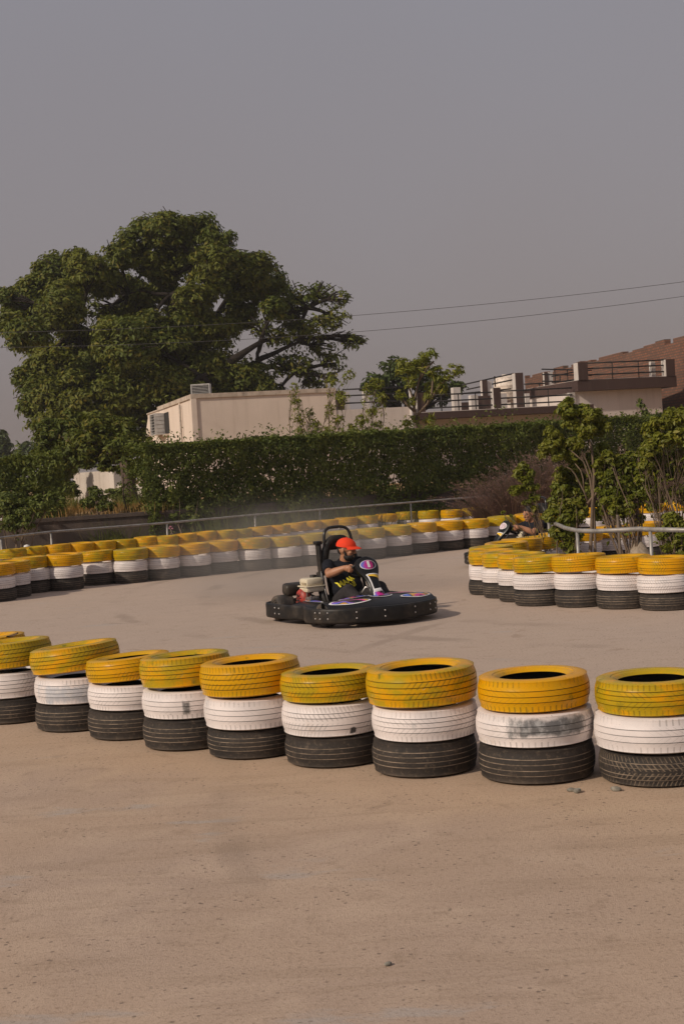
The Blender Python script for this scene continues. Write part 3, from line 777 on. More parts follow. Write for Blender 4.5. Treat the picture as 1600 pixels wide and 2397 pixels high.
# climbing growth at the left end of the long hedge
b = (at(420, 1215, 28.6).x, 28.55, .05)
bush('sprawling_bush', b, px_clumps(b, 28.9, [(370,1190,34,0),(400,1180,36,.1),(440,1185,36,.2),(480,1190,32,.3),(360,1150,30,.5),(410,1215,26,-.1),(450,1215,26,0),(345,1120,26,.8)]), 7000, .085, HEDGE, 'loose flowering bush spilling over the end of the retaining wall', stems=9)
b = (at(35, 1250, 27).x, 27.2, .02)
bush('trailing_bush', b, px_clumps(b, 27.3, [(10,1180,36,0),(50,1190,34,0),(90,1180,30,.1),(20,1225,28,-.1),(62,1225,24,-.1),(120,1170,24,.2)]), 5200, .085, HEDGE, 'trailing dark bush hanging over the wall at the left edge', stems=8)

# tall oleander-like shrubs between hedge and white building
b = (at(740, 1040, 37).x, 37.0, RAISE)
bush('tall_shrub', b, px_clumps(b, 37, [(692,935,17,0),(700,980,16,0),(725,965,15,.2),(745,1000,15,.1),(690,905,14,0),(770,960,18,0),(790,985,18,.1),(800,930,20,0),(775,895,18,.2),(815,880,20,.3),(765,1010,13,0),(820,1000,12,0),(735,990,12,.1),(705,1005,12,0),(797,1010,14,0)]), 700, .125, BRIGHT, 'sparse tall shrub with many thin upright stems before the white building', 'shrub', stems=18, base_r=.35, asp=.3, droop=.5, stem_r=.013, sub=14, along=34)
b = (at(845, 1035, 36.5).x, 36.5, RAISE)
bush('slender_shrub', b, px_clumps(b, 36.5, [(845,985,20,0),(870,965,18,0),(830,1010,16,.1),(885,995,14,.2),(905,1010,14,0),(862,1010,14,0),(880,900,22,.3),(860,910,16,.2),(895,930,18,.2),(930,1012,12,0)]), 700, .14, BRIGHT, 'loose leaning shrub between the thin-stemmed one and the forked young tree', 'shrub', stems=7, base_r=.25, asp=.28, droop=.5, stem_r=.014, sub=12, along=34)
b = (at(975, 1045, 37.5).x, 37.5, RAISE)
e = empty('young_tree', b); tag(e, 'young forked tree with a pale trunk above the hedge before the terrace', 'tree')
mb = MB(); j = lambda px, py, dy=0: at(px, py, 37.5 + dy) - Vector(b)
mb.tube([(0, 0, -.1), j(982, 1010), j(970, 965)], [.055, .045, .04], 9)
for pl in ([(970, 965), (968, 940), (958, 910), (953, 880)], [(970, 950), (973, 920), (980, 890), (990, 850)], [(975, 972), (1000, 945), (1030, 900), (1065, 875)], [(1000, 945), (1010, 920), (1012, 890)], [(968, 962), (950, 945), (938, 930)], [(980, 890), (1000, 860), (1015, 845)]):
    mb.tube([j(*q) for q in pl], [.036, .03, .022, .014][:len(pl)], 8)
mb.build('trunk', BARK2, e)
Ps, Ns = [], []
for (px, py, r, dy, nl) in ((950,875,28,0,260),(945,855,22,0,150),(985,850,30,.1,300),(1000,835,24,0,220),(1020,880,26,.1,240),(1030,910,22,0,180),(1065,868,22,0,150),(1045,880,18,0,110),(960,900,16,0,100),(935,925,15,0,70),(965,940,14,0,70),(1010,905,20,.2,150),(1000,930,14,0,60),(965,985,18,0,80),(950,990,12,0,50),(1005,990,16,0,60),(1010,975,10,0,30)):
    q = j(px, py, dy); P, N = clump_points(q, r / (FPX / 37.5), int(nl * .72), 9); Ps.append(P); Ns.append(N)
link('crown', leaves_mesh('crown', np.concatenate(Ps), np.concatenate(Ns), .19, .045, .35), BRIGHT, e, smooth=False)

# round tree behind the terrace, and far trees at the left
def far_tree(name, Y, lst, dens, leaf, label, z0=0.0, trunk_px=None):
    b = Vector((at(trunk_px, 1000, Y).x, Y, z0)); e = empty(name, b); tag(e, label, 'tree', 'trees behind the site')
    mb = MB(); Ps, Ns = [], []
    cl = px_clumps(b, Y, lst)
    top = Vector((0, 0, max(1.5, np.mean([q[2] for q in cl]) * .6)))
    mb.tube([(0, 0, -.2), top * .5, top], [.34, .28, .22], 10)
    for x, y, z, r in cl:
        P, N = clump_points((x, y, z), r, int(dens * r * r) + 60, 11); Ps.append(P); Ns.append(N); limb(mb, top, (x, y, z), .12, .05, .08, 6, 4)
    mb.build('trunk', BARK, e)
    link('crown', leaves_mesh('crown', np.concatenate(Ps), np.concatenate(Ns), leaf, leaf * .45, .4), FARG, e, smooth=False)
far_tree('round_tree', 72, [(880,895,32,0),(915,865,36,0),(955,880,40,0),(920,900,40,.5),(1000,895,36,0),(1045,905,30,0),(1070,910,22,0),(860,910,20,0),(980,860,24,.4),(1020,930,40,1),(900,930,40,1),(960,930,40,1)], 330, .36, 'round green tree behind the roof terrace', RAISE, 950)
far_tree('distant_tree', 120, [(5,1025,20,0),(-14,1040,26,0),(8,1050,22,0),(-30,1060,30,1),(12,1072,24,0)], 160, .7, 'distant dark tree at the far left edge', RAISE, -6)
far_tree('distant_tree', 126, [(60,1052,20,0),(84,1050,18,0),(42,1068,20,0),(72,1072,26,0),(100,1065,24,0),(30,1080,24,1)], 160, .7, 'low distant tree right of the far left one', RAISE, 65)
far_tree('distant_tree', 150, [(130,1060,26,0),(170,1056,26,0),(210,1062,30,0),(150,1085,40,0),(250,1070,30,0)], 120, .9, 'low distant tree glimpsed behind the drooping one', RAISE, 170)

# ---- grasses
def grass(name, spots, blades, h, mat, label, kind='stuff', wid=.012, lean=.5):
    V, F = [], []
    for (x, y, z, r, hh, nb) in spots:
        for _ in range(nb):
            a = random.uniform(0, 6.28); rr = r * sqrt(random.random())
            b = Vector((x + rr * cos(a), y + rr * sin(a), z - .02)); L = hh * random.uniform(.55, 1.15)
            d = Vector((cos(a) * rr / r + random.uniform(-.4, .4), sin(a) * rr / r + random.uniform(-.4, .4), 0)) * lean
            s = Vector((-d.y, d.x, 0)); s = (s.normalized() if s.length > 1e-4 else Vector((1, 0, 0))) * wid * .5
            s = s.lerp(Vector((wid * .5, 0, 0)), .5)
            m = b + Vector((0, 0, L * .6)) + d * L * .35; t = b + Vector((0, 0, L * .9)) + d * L
            n = len(V); V += [b - s, b + s, m + s * .8, m - s * .8, t]; F += [(n, n + 1, n + 2, n + 3), (n + 3, n + 2, n + 4)]
    me = bpy.data.meshes.new(name); me.from_pydata([tuple(v) for v in V], [], F)
    o = link(name, me, mat, smooth=False); tag(o, label, kind=kind)
    return o
GR = leaf_mat('green_blade', (.085, .120, .020), (.125, .150, .028), (.28, .22, .08), .25, .6, 1.5)
DRY = leaf_mat('straw_blade', (.42, .25, .09), (.34, .22, .08), (.50, .33, .14), .2, .7, 1.5)
sp = []
for px, n in list(zip(range(470, 1150, 16), [60] * 60)):
    Y = wall_y((px - 800) / FPX * 30) - random.uniform(.25, .75); x = at(px, 1200, Y).x; Y = wall_y(x) - random.uniform(.2, .7)
    sp.append((x, Y, 0, .28, random.uniform(.6, 1.15) if px < 850 else random.uniform(.45, .8), 70))
for px in (200, 216, 235, 250, 268, 285, 300, 320):
    x = at(px, 1200, 27.6).x; sp.append((x, wall_y(x) - random.uniform(.2, .45), 0, .25, random.uniform(.6, .95) if 205 < px < 300 else .5, 80))
grass('grass', sp, 0, 0, GR, 'tall green grass growing along the foot of the wall', wid=.014)
sp = []
for i in range(150):
    px = random.uniform(60, 400); Y = random.uniform(28.6, 37); x = at(px, 1200, Y).x
    sp.append((x, Y, RAISE, .3, random.uniform(.12, .28), 26))
grass('dry_grass', sp, 0, 0, DRY, 'straw coloured dry grass on the raised ground at left', wid=.013)
sp = []
for i in range(60):
    px = random.choice((random.uniform(110, 190), random.uniform(295, 345), random.uniform(110, 340))); Y = random.uniform(33, 39); x = at(px, 1200, Y).x
    sp.append((x, Y, RAISE, .3, random.uniform(.25, .5), 26))
grass('weeds', sp, 0, 0, GR, 'green weeds among the dry grass before the ruined wall', wid=.014)

# purple fountain grass
PUR = leaf_mat('purple_blade', (.21, .115, .10), (.27, .155, .13), (.32, .21, .15), .25, .6, 1.5)
def fountain(name, px, Y, h, n, label, spread=1.0):
    x = at(px, 1200, Y).x; e = empty(name, (x, Y, 0)); tag(e, label, 'ornamental grass', 'purple grasses beyond the island')
    V, F = [], []; mb = MB()
    n = int(n * 1.7)
    for i in range(n):
        a = random.uniform(0, 6.28); rr = .28 * sqrt(random.random())
        b = Vector((rr * cos(a), rr * sin(a), -.02)); L = h * random.uniform(.55, 1.1); d = Vector((cos(a), sin(a) * .8, 0)) * random.uniform(.1, .75) * spread
        pr = None
        w = .014
        for k in range(5):
            t = k / 4
            p = b + Vector((0, 0, L * (t - .28 * t * t * d.length * 1.3))) + d * L * t * t * .9
            s = Vector((w * (1 - t * .8) * .5, w * .2, 0))
            n0 = len(V); V += [p - s, p + s]
            if k: F.append((n0 - 2, n0 - 1, n0 + 1, n0))
        if i % 3 == 0:
            q = p; dd = (d + Vector((0, 0, .5))).normalized()
            for m in range(22):
                t = random.random(); c = q + dd * t * .22 - Vector((0, 0, .08 * t * t)); o_ = Vector((random.uniform(-1, 1), random.uniform(-1, 1), random.uniform(-.4, 1))) * .026
                n0 = len(V); V += [c, c + o_ + dd * .012, c + o_ * .9 + dd * .022]; F.append((n0, n0 + 1, n0 + 2))
    me = bpy.data.meshes.new('blades'); me.from_pydata([tuple(v) for v in V], [], F)
    link('blades', me, PUR, e, smooth=False)
fountain('fountain_grass', 1150, 29.4, 1.15, 420, 'purple-brown feathery grass nearest the end of the long rail', 1.25)
fountain('fountain_grass', 1200, 28.9, 1.3, 460, 'purple-brown feathery grass right behind the second kart driver', 1.0)
fountain('fountain_grass', 1260, 29.0, 1.55, 460, 'purple-brown feathery grass partly behind the tall island tree', .9)
fountain('fountain_grass', 1330, 29.2, 1.65, 460, 'tallest purple-brown feathery grass showing between the island trees', .8)
fountain('fountain_grass', 1420, 29.6, 1.5, 360, 'purple-brown feathery grass behind the middle of the island', .9)
fountain('fountain_grass', 1530, 30.4, 1.3, 360, 'dark purple grass behind the right-hand island shrub', .9)

# island trees and shrubs
b = (at(1386, 1290, 17.6).x, 17.6, 0)
e = empty('island_tree', b); tag(e, 'tallest green tree on the island with twin pale trunks', 'tree', 'trees and shrubs on the island')
mb = MB(); j = lambda px, py, dy=0: at(px, py, 17.6 + dy) - Vector(b)
mb.tube([(-.02, 0, -.02), j(1381, 1290), j(1384, 1235), j(1386, 1180), j(1390, 1110), j(1384, 1050), j(1372, 1010), j(1350, 975)], [.024, .023, .022, .021, .018, .014, .011, .008], 9)
mb.tube([(.05, .02, -.02), j(1392, 1290), j(1391, 1230), j(1388, 1175), j(1380, 1120), j(1365, 1080), j(1330, 1050)], [.019, .018, .017, .016, .013, .010, .007], 9)
mb.tube([j(1374, 1178), j(1392, 1158), j(1420, 1120), j(1430, 1098), j(1432, 1075)], [.016, .016, .015, .013, .009], 8)
mb.tube([j(1375, 1176), j(1366, 1150), j(1345, 1110), j(1335, 1098), j(1310, 1085)], [.011, .011, .010, .008, .006], 7)
mb.tube([j(1366, 1150), j(1364, 1120), j(1358, 1100), j(1345, 1085)], [.01, .009, .008, .006], 7)
mb.tube([j(1388, 1150), j(1384, 1110), j(1368, 1070), j(1356, 1040)], [.012, .010, .008, .006], 7)
mb.build('trunk', BARK2, e)
Ps, Ns = [], []
for (px, py, r, dy, nl) in ((1325,965,28,0,420),(1355,958,24,.1,330),(1385,970,26,0,360),(1405,985,20,.1,200),(1340,990,26,.1,330),(1370,1005,28,0,360),(1300,1030,24,0,270),(1280,1050,24,0,260),(1270,1062,14,0,90),(1315,1050,26,.1,300),(1345,1035,26,0,300),(1340,1065,22,.1,220),(1305,1068,18,0,120),(1400,1010,22,.2,200),(1330,940,14,0,90),(1420,1000,12,0,60),(1386,1070,18,.2,110),(1372,1085,14,.2,60),(1345,1090,20,.2,160),(1310,1110,22,.3,170),(1290,1010,18,0,120),(1355,1120,20,.3,140),(1410,1050,18,.3,110)):
    P, N = clump_points(j(px, py, dy), r / (FPX / 17.6), int(nl * 2.6), 9); Ps.append(P); Ns.append(N)
link('crown', leaves_mesh('crown', np.concatenate(Ps), np.concatenate(Ns), .068, .034, .4), FICUS, e, smooth=False)

IG = 'trees and shrubs on the island'
b = (at(1325, 1300, 18.0).x, 18.0, 0)
bush('island_shrub', b, px_clumps(b, 18.0, [(1320,1140,30,0),(1345,1165,34,0),(1310,1180,30,.1),(1295,1210,26,0),(1330,1215,34,0),(1355,1200,26,0),(1320,1250,28,0),(1345,1255,24,0),(1300,1245,18,0),(1330,1280,22,0),(1355,1140,24,.2),(1335,1115,20,0)]), 9500, .068, FICUS, 'dense green shrub at the curved start of the island rail', 'shrub', stems=10, group=IG, stem_r=.01)
b = (at(1222, 1300, 18.9).x + .35, 18.9, 0)
bush('leaning_shrub', b, px_clumps(b, 18.9, [(1212,1110,17,0),(1230,1125,18,0),(1245,1140,16,0),(1218,1145,15,0),(1240,1108,13,0),(1176,1200,4,0),(1195,1208,4,0),(1205,1150,18,0),(1222,1095,16,0),(1250,1165,14,0),(1232,1178,10,0),(1252,1190,9,0)]), 1500, .072, FICUS, 'thin leaning shrub with bright leaves hiding the second driver', 'shrub', stems=5, group=IG, stem_r=.006, base_r=.05, along=2)
b = (at(1480, 1290, 17.4).x, 17.4, 0)
e = bush('island_shrub', b, px_clumps(b, 17.4, [(1400,1085,22,.2),(1425,1070,20,.1),(1450,1085,24,.2),(1480,1100,26,.2),(1420,1120,26,.2),(1455,1135,30,.2),(1430,1165,28,.1),(1465,1175,26,.1),(1440,1195,20,0),(1480,1150,24,.2),(1475,1070,18,.3),(1410,1150,20,.2),(1470,1200,14,0),(1395,1110,24,.3),(1410,1180,20,.3),(1490,1180,20,.2),(1500,1130,22,.3),(1390,1140,26,.4),(1400,1205,18,.3),(1425,1100,24,.3),(1450,1110,28,.3),(1455,1200,18,.2),(1495,1215,16,.2),(1380,1085,20,.4)]), 11500, .068, FICUS, 'green shrub with a single bent stem right of the twin-trunked tree', 'shrub', stems=4, group=IG, stem_r=.011, base_r=.05)
b = (at(1585, 1300, 17.2).x, 17.2, 0)
bush('island_shrub', b, px_clumps(b, 17.2, [(1520,1010,24,.1),(1545,990,26,0),(1575,980,28,0),(1600,975,28,0),(1520,1050,26,0),(1550,1030,28,0),(1585,1020,30,0),(1612,1030,30,0),(1515,1085,20,.2),(1545,1075,24,.2),(1590,1070,26,.2),(1615,1100,30,.2),(1520,1150,22,.3),(1500,1125,18,.3),(1545,1120,18,.3),(1525,1185,16,.3),(1575,1150,16,.3),(1550,1160,22,.4),(1600,1170,24,.4),(1530,1095,26,.4),(1570,1110,26,.4),(1505,1060,22,.3),(1500,1160,18,.3)]), 12000, .07, FICUS, 'tall twiggy shrub with many bare pale stems at the right edge', 'shrub', stems=13, group=IG, stem_r=.008, base_r=.10)
b = (at(1580, 1325, 16.2).x, 16.2, 0)
bush('low_shrub', b, px_clumps(b, 16.2, [(1570,1215,20,0),(1590,1230,24,0),(1560,1240,18,0),(1545,1255,14,0),(1600,1255,26,0),(1575,1270,22,0),(1560,1285,14,0),(1596,1290,22,0)]), 2600, .065, FICUS, 'low leafy shrub behind the island rail at the right edge', 'shrub', stems=7, group=IG, stem_r=.011, base_r=.06)
b = (at(1500, 1010, 39.5).x, 39.5, RAISE)
bush('slender_sapling', b, px_clumps(b, 39.5, [(1500,950,11,0),(1506,965,10,0),(1497,938,7,0),(1512,975,9,0)]), 160, .13, HEDGE, 'thin sapling standing above the hedge before the balcony', 'sapling', stems=2, base_r=.03, sub=8)

# ---------------------------------------------------------------- buildings
def plaster(name, a, b, stain, rough=.85, sc=.8):
    t = NT(name); v = t.obj()
    c = t.mix(t.ramp(t.noise(v, sc, 5, .6), .3, .7), a, b)
    c = t.mix(t.math('MULTIPLY', t.ramp(t.noise(t.mapv(v, (3.2, 3.2, .22)), 1.5, 5, .65), .5, .75), .55), c, stain)
    c = t.mix(t.math('MULTIPLY', t.ramp(t.noise(v, 3.1, 6, .7), .6, .78), .35), c, stain)
    t.set(c, rough, 0, .3); t.bump(t.noise(v, 18, 5), .25, .01)
    return t.m
CREAM = plaster('stained_cream_plaster', (.76, .635, .54), (.69, .575, .485), (.52, .42, .34))
CAPM = plaster('mossy_parapet', (.60, .50, .41), (.40, .32, .255), (.09, .07, .055), .9, 4)
GREYP = plaster('grey_plaster', (.66, .575, .52), (.58, .51, .46), (.46, .39, .34))
BROWN = plaster('brown_paint', (.060, .036, .032), (.075, .045, .038), (.10, .07, .055), .7)
WHITEP = plaster('white_paint', (.58, .53, .49), (.50, .45, .41), (.34, .28, .24), .7, 2)
DKMET = simple('dark_steel_bar', (.030, .026, .025), .6, .4)
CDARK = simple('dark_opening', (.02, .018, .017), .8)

C0 = Vector((-4.6, 46.0, 0)); EF = Vector((.963, .269, 0)).normalized(); ES = Vector((-EF.y, EF.x, 0))
RB = Matrix(((EF.x, ES.x, 0), (EF.y, ES.y, 0), (0, 0, 1)))   # local x along front, y into depth
AB = atan2(EF.y, EF.x)
def bx(mb, x0, x1, y0, y1, z0, z1, bev=0.0):
    return mb.box(((x0 + x1) / 2, (y0 + y1) / 2, (z0 + z1) / 2), (x1 - x0, y1 - y0, z1 - z0), None, bev)

wb = empty('white_building', C0, AB); tag(wb, 'low cream plastered building with a stained parapet behind the hedge', 'building')
mb = MB(); bx(mb, 0, 4.78, 0, 10.3, .3, 4.08); mb.build('wall', CREAM, wb, False)
mb = MB(); bx(mb, -.05, 4.80, -.05, .14, 4.08, 4.22); bx(mb, -.05, .14, .14, 7.4, 4.08, 4.22); bx(mb, -.035, .1, 7.4, 10.33, 4.08, 4.13); mb.build('parapet', CAPM, wb, False)
bx(MB(), -.045, .13, -.045, .13, .3, 4.08).build('pilaster', CREAM, wb, False); bx(MB(), -.04, 0, 2.3, 2.5, .3, 4.08).build('pilaster', CREAM, wb, False)
MB().tube([(-.08, 2.05, .3), (-.08, 2.05, 4.0)], .035, 8).build('drain_pipe', simple('old_pipe', (.34, .28, .23), .7), wb)
# sloping buttress at the far end of the side wall
mb = MB().add([(-.75, 9.3, .3), (-.002, 9.3, 3.9), (-.002, 9.3, .3), (-.75, 10.32, .3), (-.002, 10.32, 3.9), (-.002, 10.32, .3)], [(0, 2, 1), (3, 4, 5), (0, 1, 4, 3), (0, 3, 5, 2), (1, 2, 5, 4)])
mb.build('buttress', CREAM, wb, False)
mb = MB(); bx(mb, -.10, 0, 5.2, 7.6, 3.08, 3.15); mb.build('ledge', CAPM, wb, False)
bx(MB(), -.014, 0, 5.0, 6.0, 3.16, 3.92).build('side_window', CDARK, wb, False)
mb = MB(); bx(mb, -.012, 0, 5.4, 5.58, 2.75, 3.05); mb.build('patch', CDARK, wb, False)

ACW = simple('grey_ac_casing', (.52, .50, .48), .5, 0, .15); 
def ac_unit(loc, rz, label, w=.8, d=.32, h=.55):
    e = empty('ac_unit', loc, rz); tag(e, label, 'air conditioner', 'air conditioner units on the white building')
    mb = MB(); t_ = .03
    for z in (t_ / 2, h - t_ / 2): mb.box((0, 0, z), (w, d, t_))
    for x in (-w / 2 + t_ / 2, w / 2 - t_ / 2): mb.box((x, 0, h / 2), (t_, d, h - 2 * t_))
    mb.box((0, d / 2 - .015, h / 2), (w - 2 * t_, .02, h - 2 * t_))
    mb.build('casing', ACW, e, False)
    mb = MB(); mb.box((-.03, .02, h / 2), (w - 2 * t_ - .12, d - .1, h - 2 * t_ - .02)); mb.build('core', CDARK, e, False)
    mb = MB()
    for k in range(7): mb.box((-.02, -d / 2 + .01, t_ + (h - 2 * t_) * (k + .5) / 7), (w - 2 * t_, .012, .012))
    for k in range(5): mb.box((w / 2 + .006, 0, t_ + (h - 2 * t_) * (k + .5) / 5), (.01, d * .8, .02))
    mb.build('grille', ACW, e, False)
    return e
p = RB @ Vector((.40, .5, 0)) + C0
ac_unit((p.x, p.y, 4.16), AB - .35, 'grey air conditioner unit sitting on the roof corner', .62, .32, .40)
p = RB @ Vector((-.2, 6.6, 0)) + C0
ac_unit((p.x, p.y, 3.15), AB - pi / 2, 'grey air conditioner unit fixed high on the side wall', 1.15, .36, .78)

# terrace building
tb = empty('terrace_building', C0, AB); tag(tb, 'plastered house with brown banded roof terraces and railings', 'building')
mb = MB(); bx(mb, 4.785, 7.54, .03, 9, .3, 3.48); bx(mb, 7.54, 13.55, .80, 9, .3, 3.02); bx(mb, 13.55, 16.9, .26, 9, .3, 3.72)
mb.build('wall', GREYP, tb, False)
mb = MB(); bx(mb, 7.60, 14.1, -.02, 9.0, 3.022, 3.25); bx(mb, 13.5, 17.32, -.10, 9.0, 3.722, 4.10); mb.build('roof_band', BROWN, tb, False)
mb = MB(); bx(mb, 7.60, 14.0, .0, 8.5, 3.252, 3.27); bx(mb, 13.6, 17.2, .1, 8.5, 4.102, 4.12); mb.build('roof_deck', GREYP, tb, False)
MB().tube([(7.40, -.02, .3), (7.40, -.02, 4.1)], .055, 10).build('drain_pipe', WHITEP, tb)
def pillar(x, y, z0, z1, w=.22, white=False, wd=None):
    f = bx(MB(), x - w / 2, x + w / 2, y - w / 2, y + w / 2, z0, z1).build('pillar', WHITEP if white else BROWN, tb, False)
    if not white:  # whitewashed inner and side faces
        bx(MB(), x - w / 2 - .012, x - w / 2, y - w / 2 + .02, y + w / 2, z0, z1 - .01).build('side_face', WHITEP, f, False)
def railing(x0, x1, y0, y1, zs, nv=2, zb=None, rr=.025):
    mb = MB()
    for z in zs: mb.tube([(x0, y0, z), (x1, y1, z)], rr, 6)
    for k in range(nv):
        u = (k + 1) / (nv + 1); x, y = x0 + (x1 - x0) * u, y0 + (y1 - y0) * u
        mb.tube([(x, y, zb), (x, y, zs[-1])], rr * .8, 6)
    mb.build('railing', DKMET, tb)
pillar(4.98, .2, 3.482, 4.12, .24)
for x in (6.32, 5.6): pillar(x, 1.6, 3.482, 4.15, .2, True)
railing(5.1, 7.4, .2, .2, (3.7, 3.95, 4.16), 1, 3.48)
pillar(7.80, .18, 3.252, 3.93, .26); pillar(10.55, .18, 3.252, 3.98, .26); pillar(13.42, .3, 3.252, 3.7, .2, True)
railing(7.93, 10.42, .18, .18, (3.40, 3.62, 3.84), 3, 3.25); railing(10.68, 13.4, .18, .18, (3.40, 3.62, 3.86), 2, 3.25)
def tu(px, v):
    k = ray(px, 900); k = k.x / k.y
    return (k * (C0.y + ES.y * v) - C0.x - ES.x * v) / (EF.x - k * EF.y)
def tz(px, py, v):
    u = tu(px, v); return at(px, py, C0.y + EF.y * u + ES.y * v).z
def tpillar(px, wpx, top, v, white=False, z0=3.27): pillar(tu(px, v), v, z0, tz(px, top, v), wpx / 66, white)
def trail(a, b, v, v2=None):
    v2 = v if v2 is None else v2
    MB().tube([(tu(a[0], v), v, tz(a[0], a[1], v)), (tu(b[0], v2), v2, tz(b[0], b[1], v2))], .026, 6).build('railing', DKMET, tb)
tpillar(1065, 18, 907, 2.6, True); tpillar(1105, 17, 925, 1.2, True); tpillar(1132, 13, 890, 4.0); tpillar(1143, 12, 892, 4.05, True)
tpillar(1212, 20, 873, 3.6); tpillar(1277, 9, 871, 5.5); tpillar(1287, 12, 871, 5.55, True); tpillar(1230, 11, 921, 2.2, True)
for pa, pb in (((1080, 901), (1203, 874)), ((1090, 912), (1203, 888)), ((1070, 922), (1195, 910)), ((1226, 899), (1275, 897)), ((1228, 912), (1274, 909)), ((1291, 881), (1363, 867)), ((1291, 895), (1363, 887)), ((1310, 893), (1311, 880)), ((1158, 905), (1158, 880)), ((1262, 910), (1262, 898))):
    trail(pa, pb, 4.2 if pa[0] < 1280 else 5.0)
bx(MB(), tu(1157, 1.0), tu(1184, 1.0), 1.0, 1.12, 3.27, tz(1170, 921, 1.0)).build('inner_wall', WHITEP, tb, False)
for pa, pb, top, v in ((1056, 1095, 943, 3.2), (1117, 1157, 927, 2.8), (1236, 1280, 935, 6.2)):
    bx(MB(), tu(pa, v), tu(pb, v), v, v + .12, 3.27, tz(pa, top, v)).build('back_parapet', BROWN, tb, False)
bx(MB(), tu(1238, 7.0), tu(1276, 7.0), 7.0, 8.0, 3.27, tz(1250, 915, 7.0)).build('stair_house', GREYP, tb, False)
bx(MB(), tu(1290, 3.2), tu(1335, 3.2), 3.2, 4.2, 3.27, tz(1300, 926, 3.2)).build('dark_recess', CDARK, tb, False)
pillar(13.72, .05, 4.102, 4.72, .36); pillar(17.1, .05, 4.102, 4.70, .34); pillar(16.55, .2, 4.102, 4.66, .16, True); pillar(15.3, 3.6, 4.122, 4.75, .26, True)
railing(13.9, 16.95, .05, .05, (4.28, 4.5, 4.69), 2, 4.1); railing(14.0, 17.0, 4.0, 6.0, (4.35, 4.6, 4.8), 3, 4.12)
wt = empty('water_tank', RB @ Vector((tu(1187, 5.2), 5.2, 0)) + C0 + Vector((0, 0, 3.27)), AB); tag(wt, 'cream round water tank standing on the roof terrace', 'water tank')
MB().lathe([(.001, .5), (.50, .5), (.53, .54), (.53, .75), (.545, .77), (.53, .79), (.53, 1.0), (.545, 1.02), (.53, 1.04), (.53, 1.22), (.48, 1.32), (.22, 1.42), (.20, 1.46), (.001, 1.47)], 28).build('body', simple('cream_plastic', (.66, .56, .47), .5), wt)
mb = MB()
for a in range(4): mb.tube([(.36 * cos(a * pi / 2 + .8), .36 * sin(a * pi / 2 + .8), 0), (.36 * cos(a * pi / 2 + .8), .36 * sin(a * pi / 2 + .8), .5)], .06, 8)
mb.build('stand', GREYP, wt)

# brick house side wall
t = NT('weathered_brick'); v = t.obj()
br = t.n('TexBrick'); sw = t.n('SeparateXYZ'); t.l(v, sw.inputs[0]); cb = t.n('CombineXYZ')
t.l(sw.outputs[1], cb.inputs[0]); t.l(sw.outputs[2], cb.inputs[1]); t.l(cb.outputs[0], br.inputs['Vector'])
br.inputs['Color1'].default_value = (.27, .105, .058, 1); br.inputs['Color2'].default_value = (.15, .068, .044, 1); br.inputs['Mortar'].default_value = (.085, .06, .045, 1)
br.inputs['Scale'].default_value = 1; br.inputs['Brick Width'].default_value = .24; br.inputs['Row Height'].default_value = .10; br.inputs['Mortar Size'].default_value = .018; br.inputs['Bias'].default_value = .1
vs_ = t.mapv(v, (1, 1, 2.2))
c = t.mix(t.math('MULTIPLY', t.ramp(t.noise(vs_, 4.5, 4, .7), .48, .66), .55), br.outputs['Color'], (.11, .06, .045))
c = t.mix(t.math('MULTIPLY', t.ramp(t.noise(vs_, 6.0, 4, .7), .60, .70), .6), c, (.40, .29, .21))
c = t.mix(t.math('MULTIPLY', t.ramp(t.noise(v, .5, 4, .6), .45, .7), .35), c, (.16, .09, .06))
t.set(c, .9); t.bump(br.outputs['Fac'], -.5, .02)
A, B = Vector((9.6, 72, 0)), Vector((13.1, 48.0, 0))
dB = (A - B); LB = dB.length; aB = atan2(dB.y, dB.x) - pi / 2
bh = empty('brick_house', B, aB); tag(bh, 'unplastered red brick house with an uneven stepped top behind the balcony', 'building')
mb = MB(); y = 0
top = 5.55; 
while y < LB:
    w = random.uniform(.3, 1.6); y1 = min(LB, y + w); bx(mb, .0, .25, y, y1, .3, top + random.choice((0, -.10, 0, -.05, .06, -.15)) ); y = y1
bx(mb, .25, 6, 0, .22, .3, 5.5); bx(mb, .25, 6, LB - .22, LB, .3, 5.2)
mb.build('wall', t.m, bh, False)
bx(MB(), .26, 5.9, .23, LB - .23, 4.6, 4.75).build('roof', GREYP, bh, False)

# ruined white wall
a, b2 = at(171, 1110, 45), at(268, 1092, 41.2)
d = (b2 - a); d.z = 0; d.normalize(); n = Vector((d.y, -d.x, 0))
rw = empty('ruined_wall', (a.x, a.y, 0), atan2(d.y, d.x)); tag(rw, 'short stained white wall with a post at its end beyond the dry grass', 'wall')
Lw = Vector((b2.x - a.x, b2.y - a.y)).length
mb = MB(); bx(mb, 0, Lw - .42, 0, .18, .5, 1.90); mb.build('panel', plaster('stained_whitewash', (.60, .53, .47), (.50, .44, .38), (.28, .22, .18), .9, 1.5), rw, False)
mb = MB(); bx(mb, Lw - .418, Lw, -.05, .24, .5, 2.0, .01); mb.build('post', plaster('post_whitewash', (.64, .57, .51), (.58, .52, .46), (.4, .33, .27)), rw, False)
mb = MB(); bx(mb, Lw + .02, Lw + 3.2, .02, .18, .5, 1.45); mb.build('low_panel', plaster('low_whitewash', (.58, .52, .46), (.48, .43, .37), (.3, .24, .2)), rw, False)

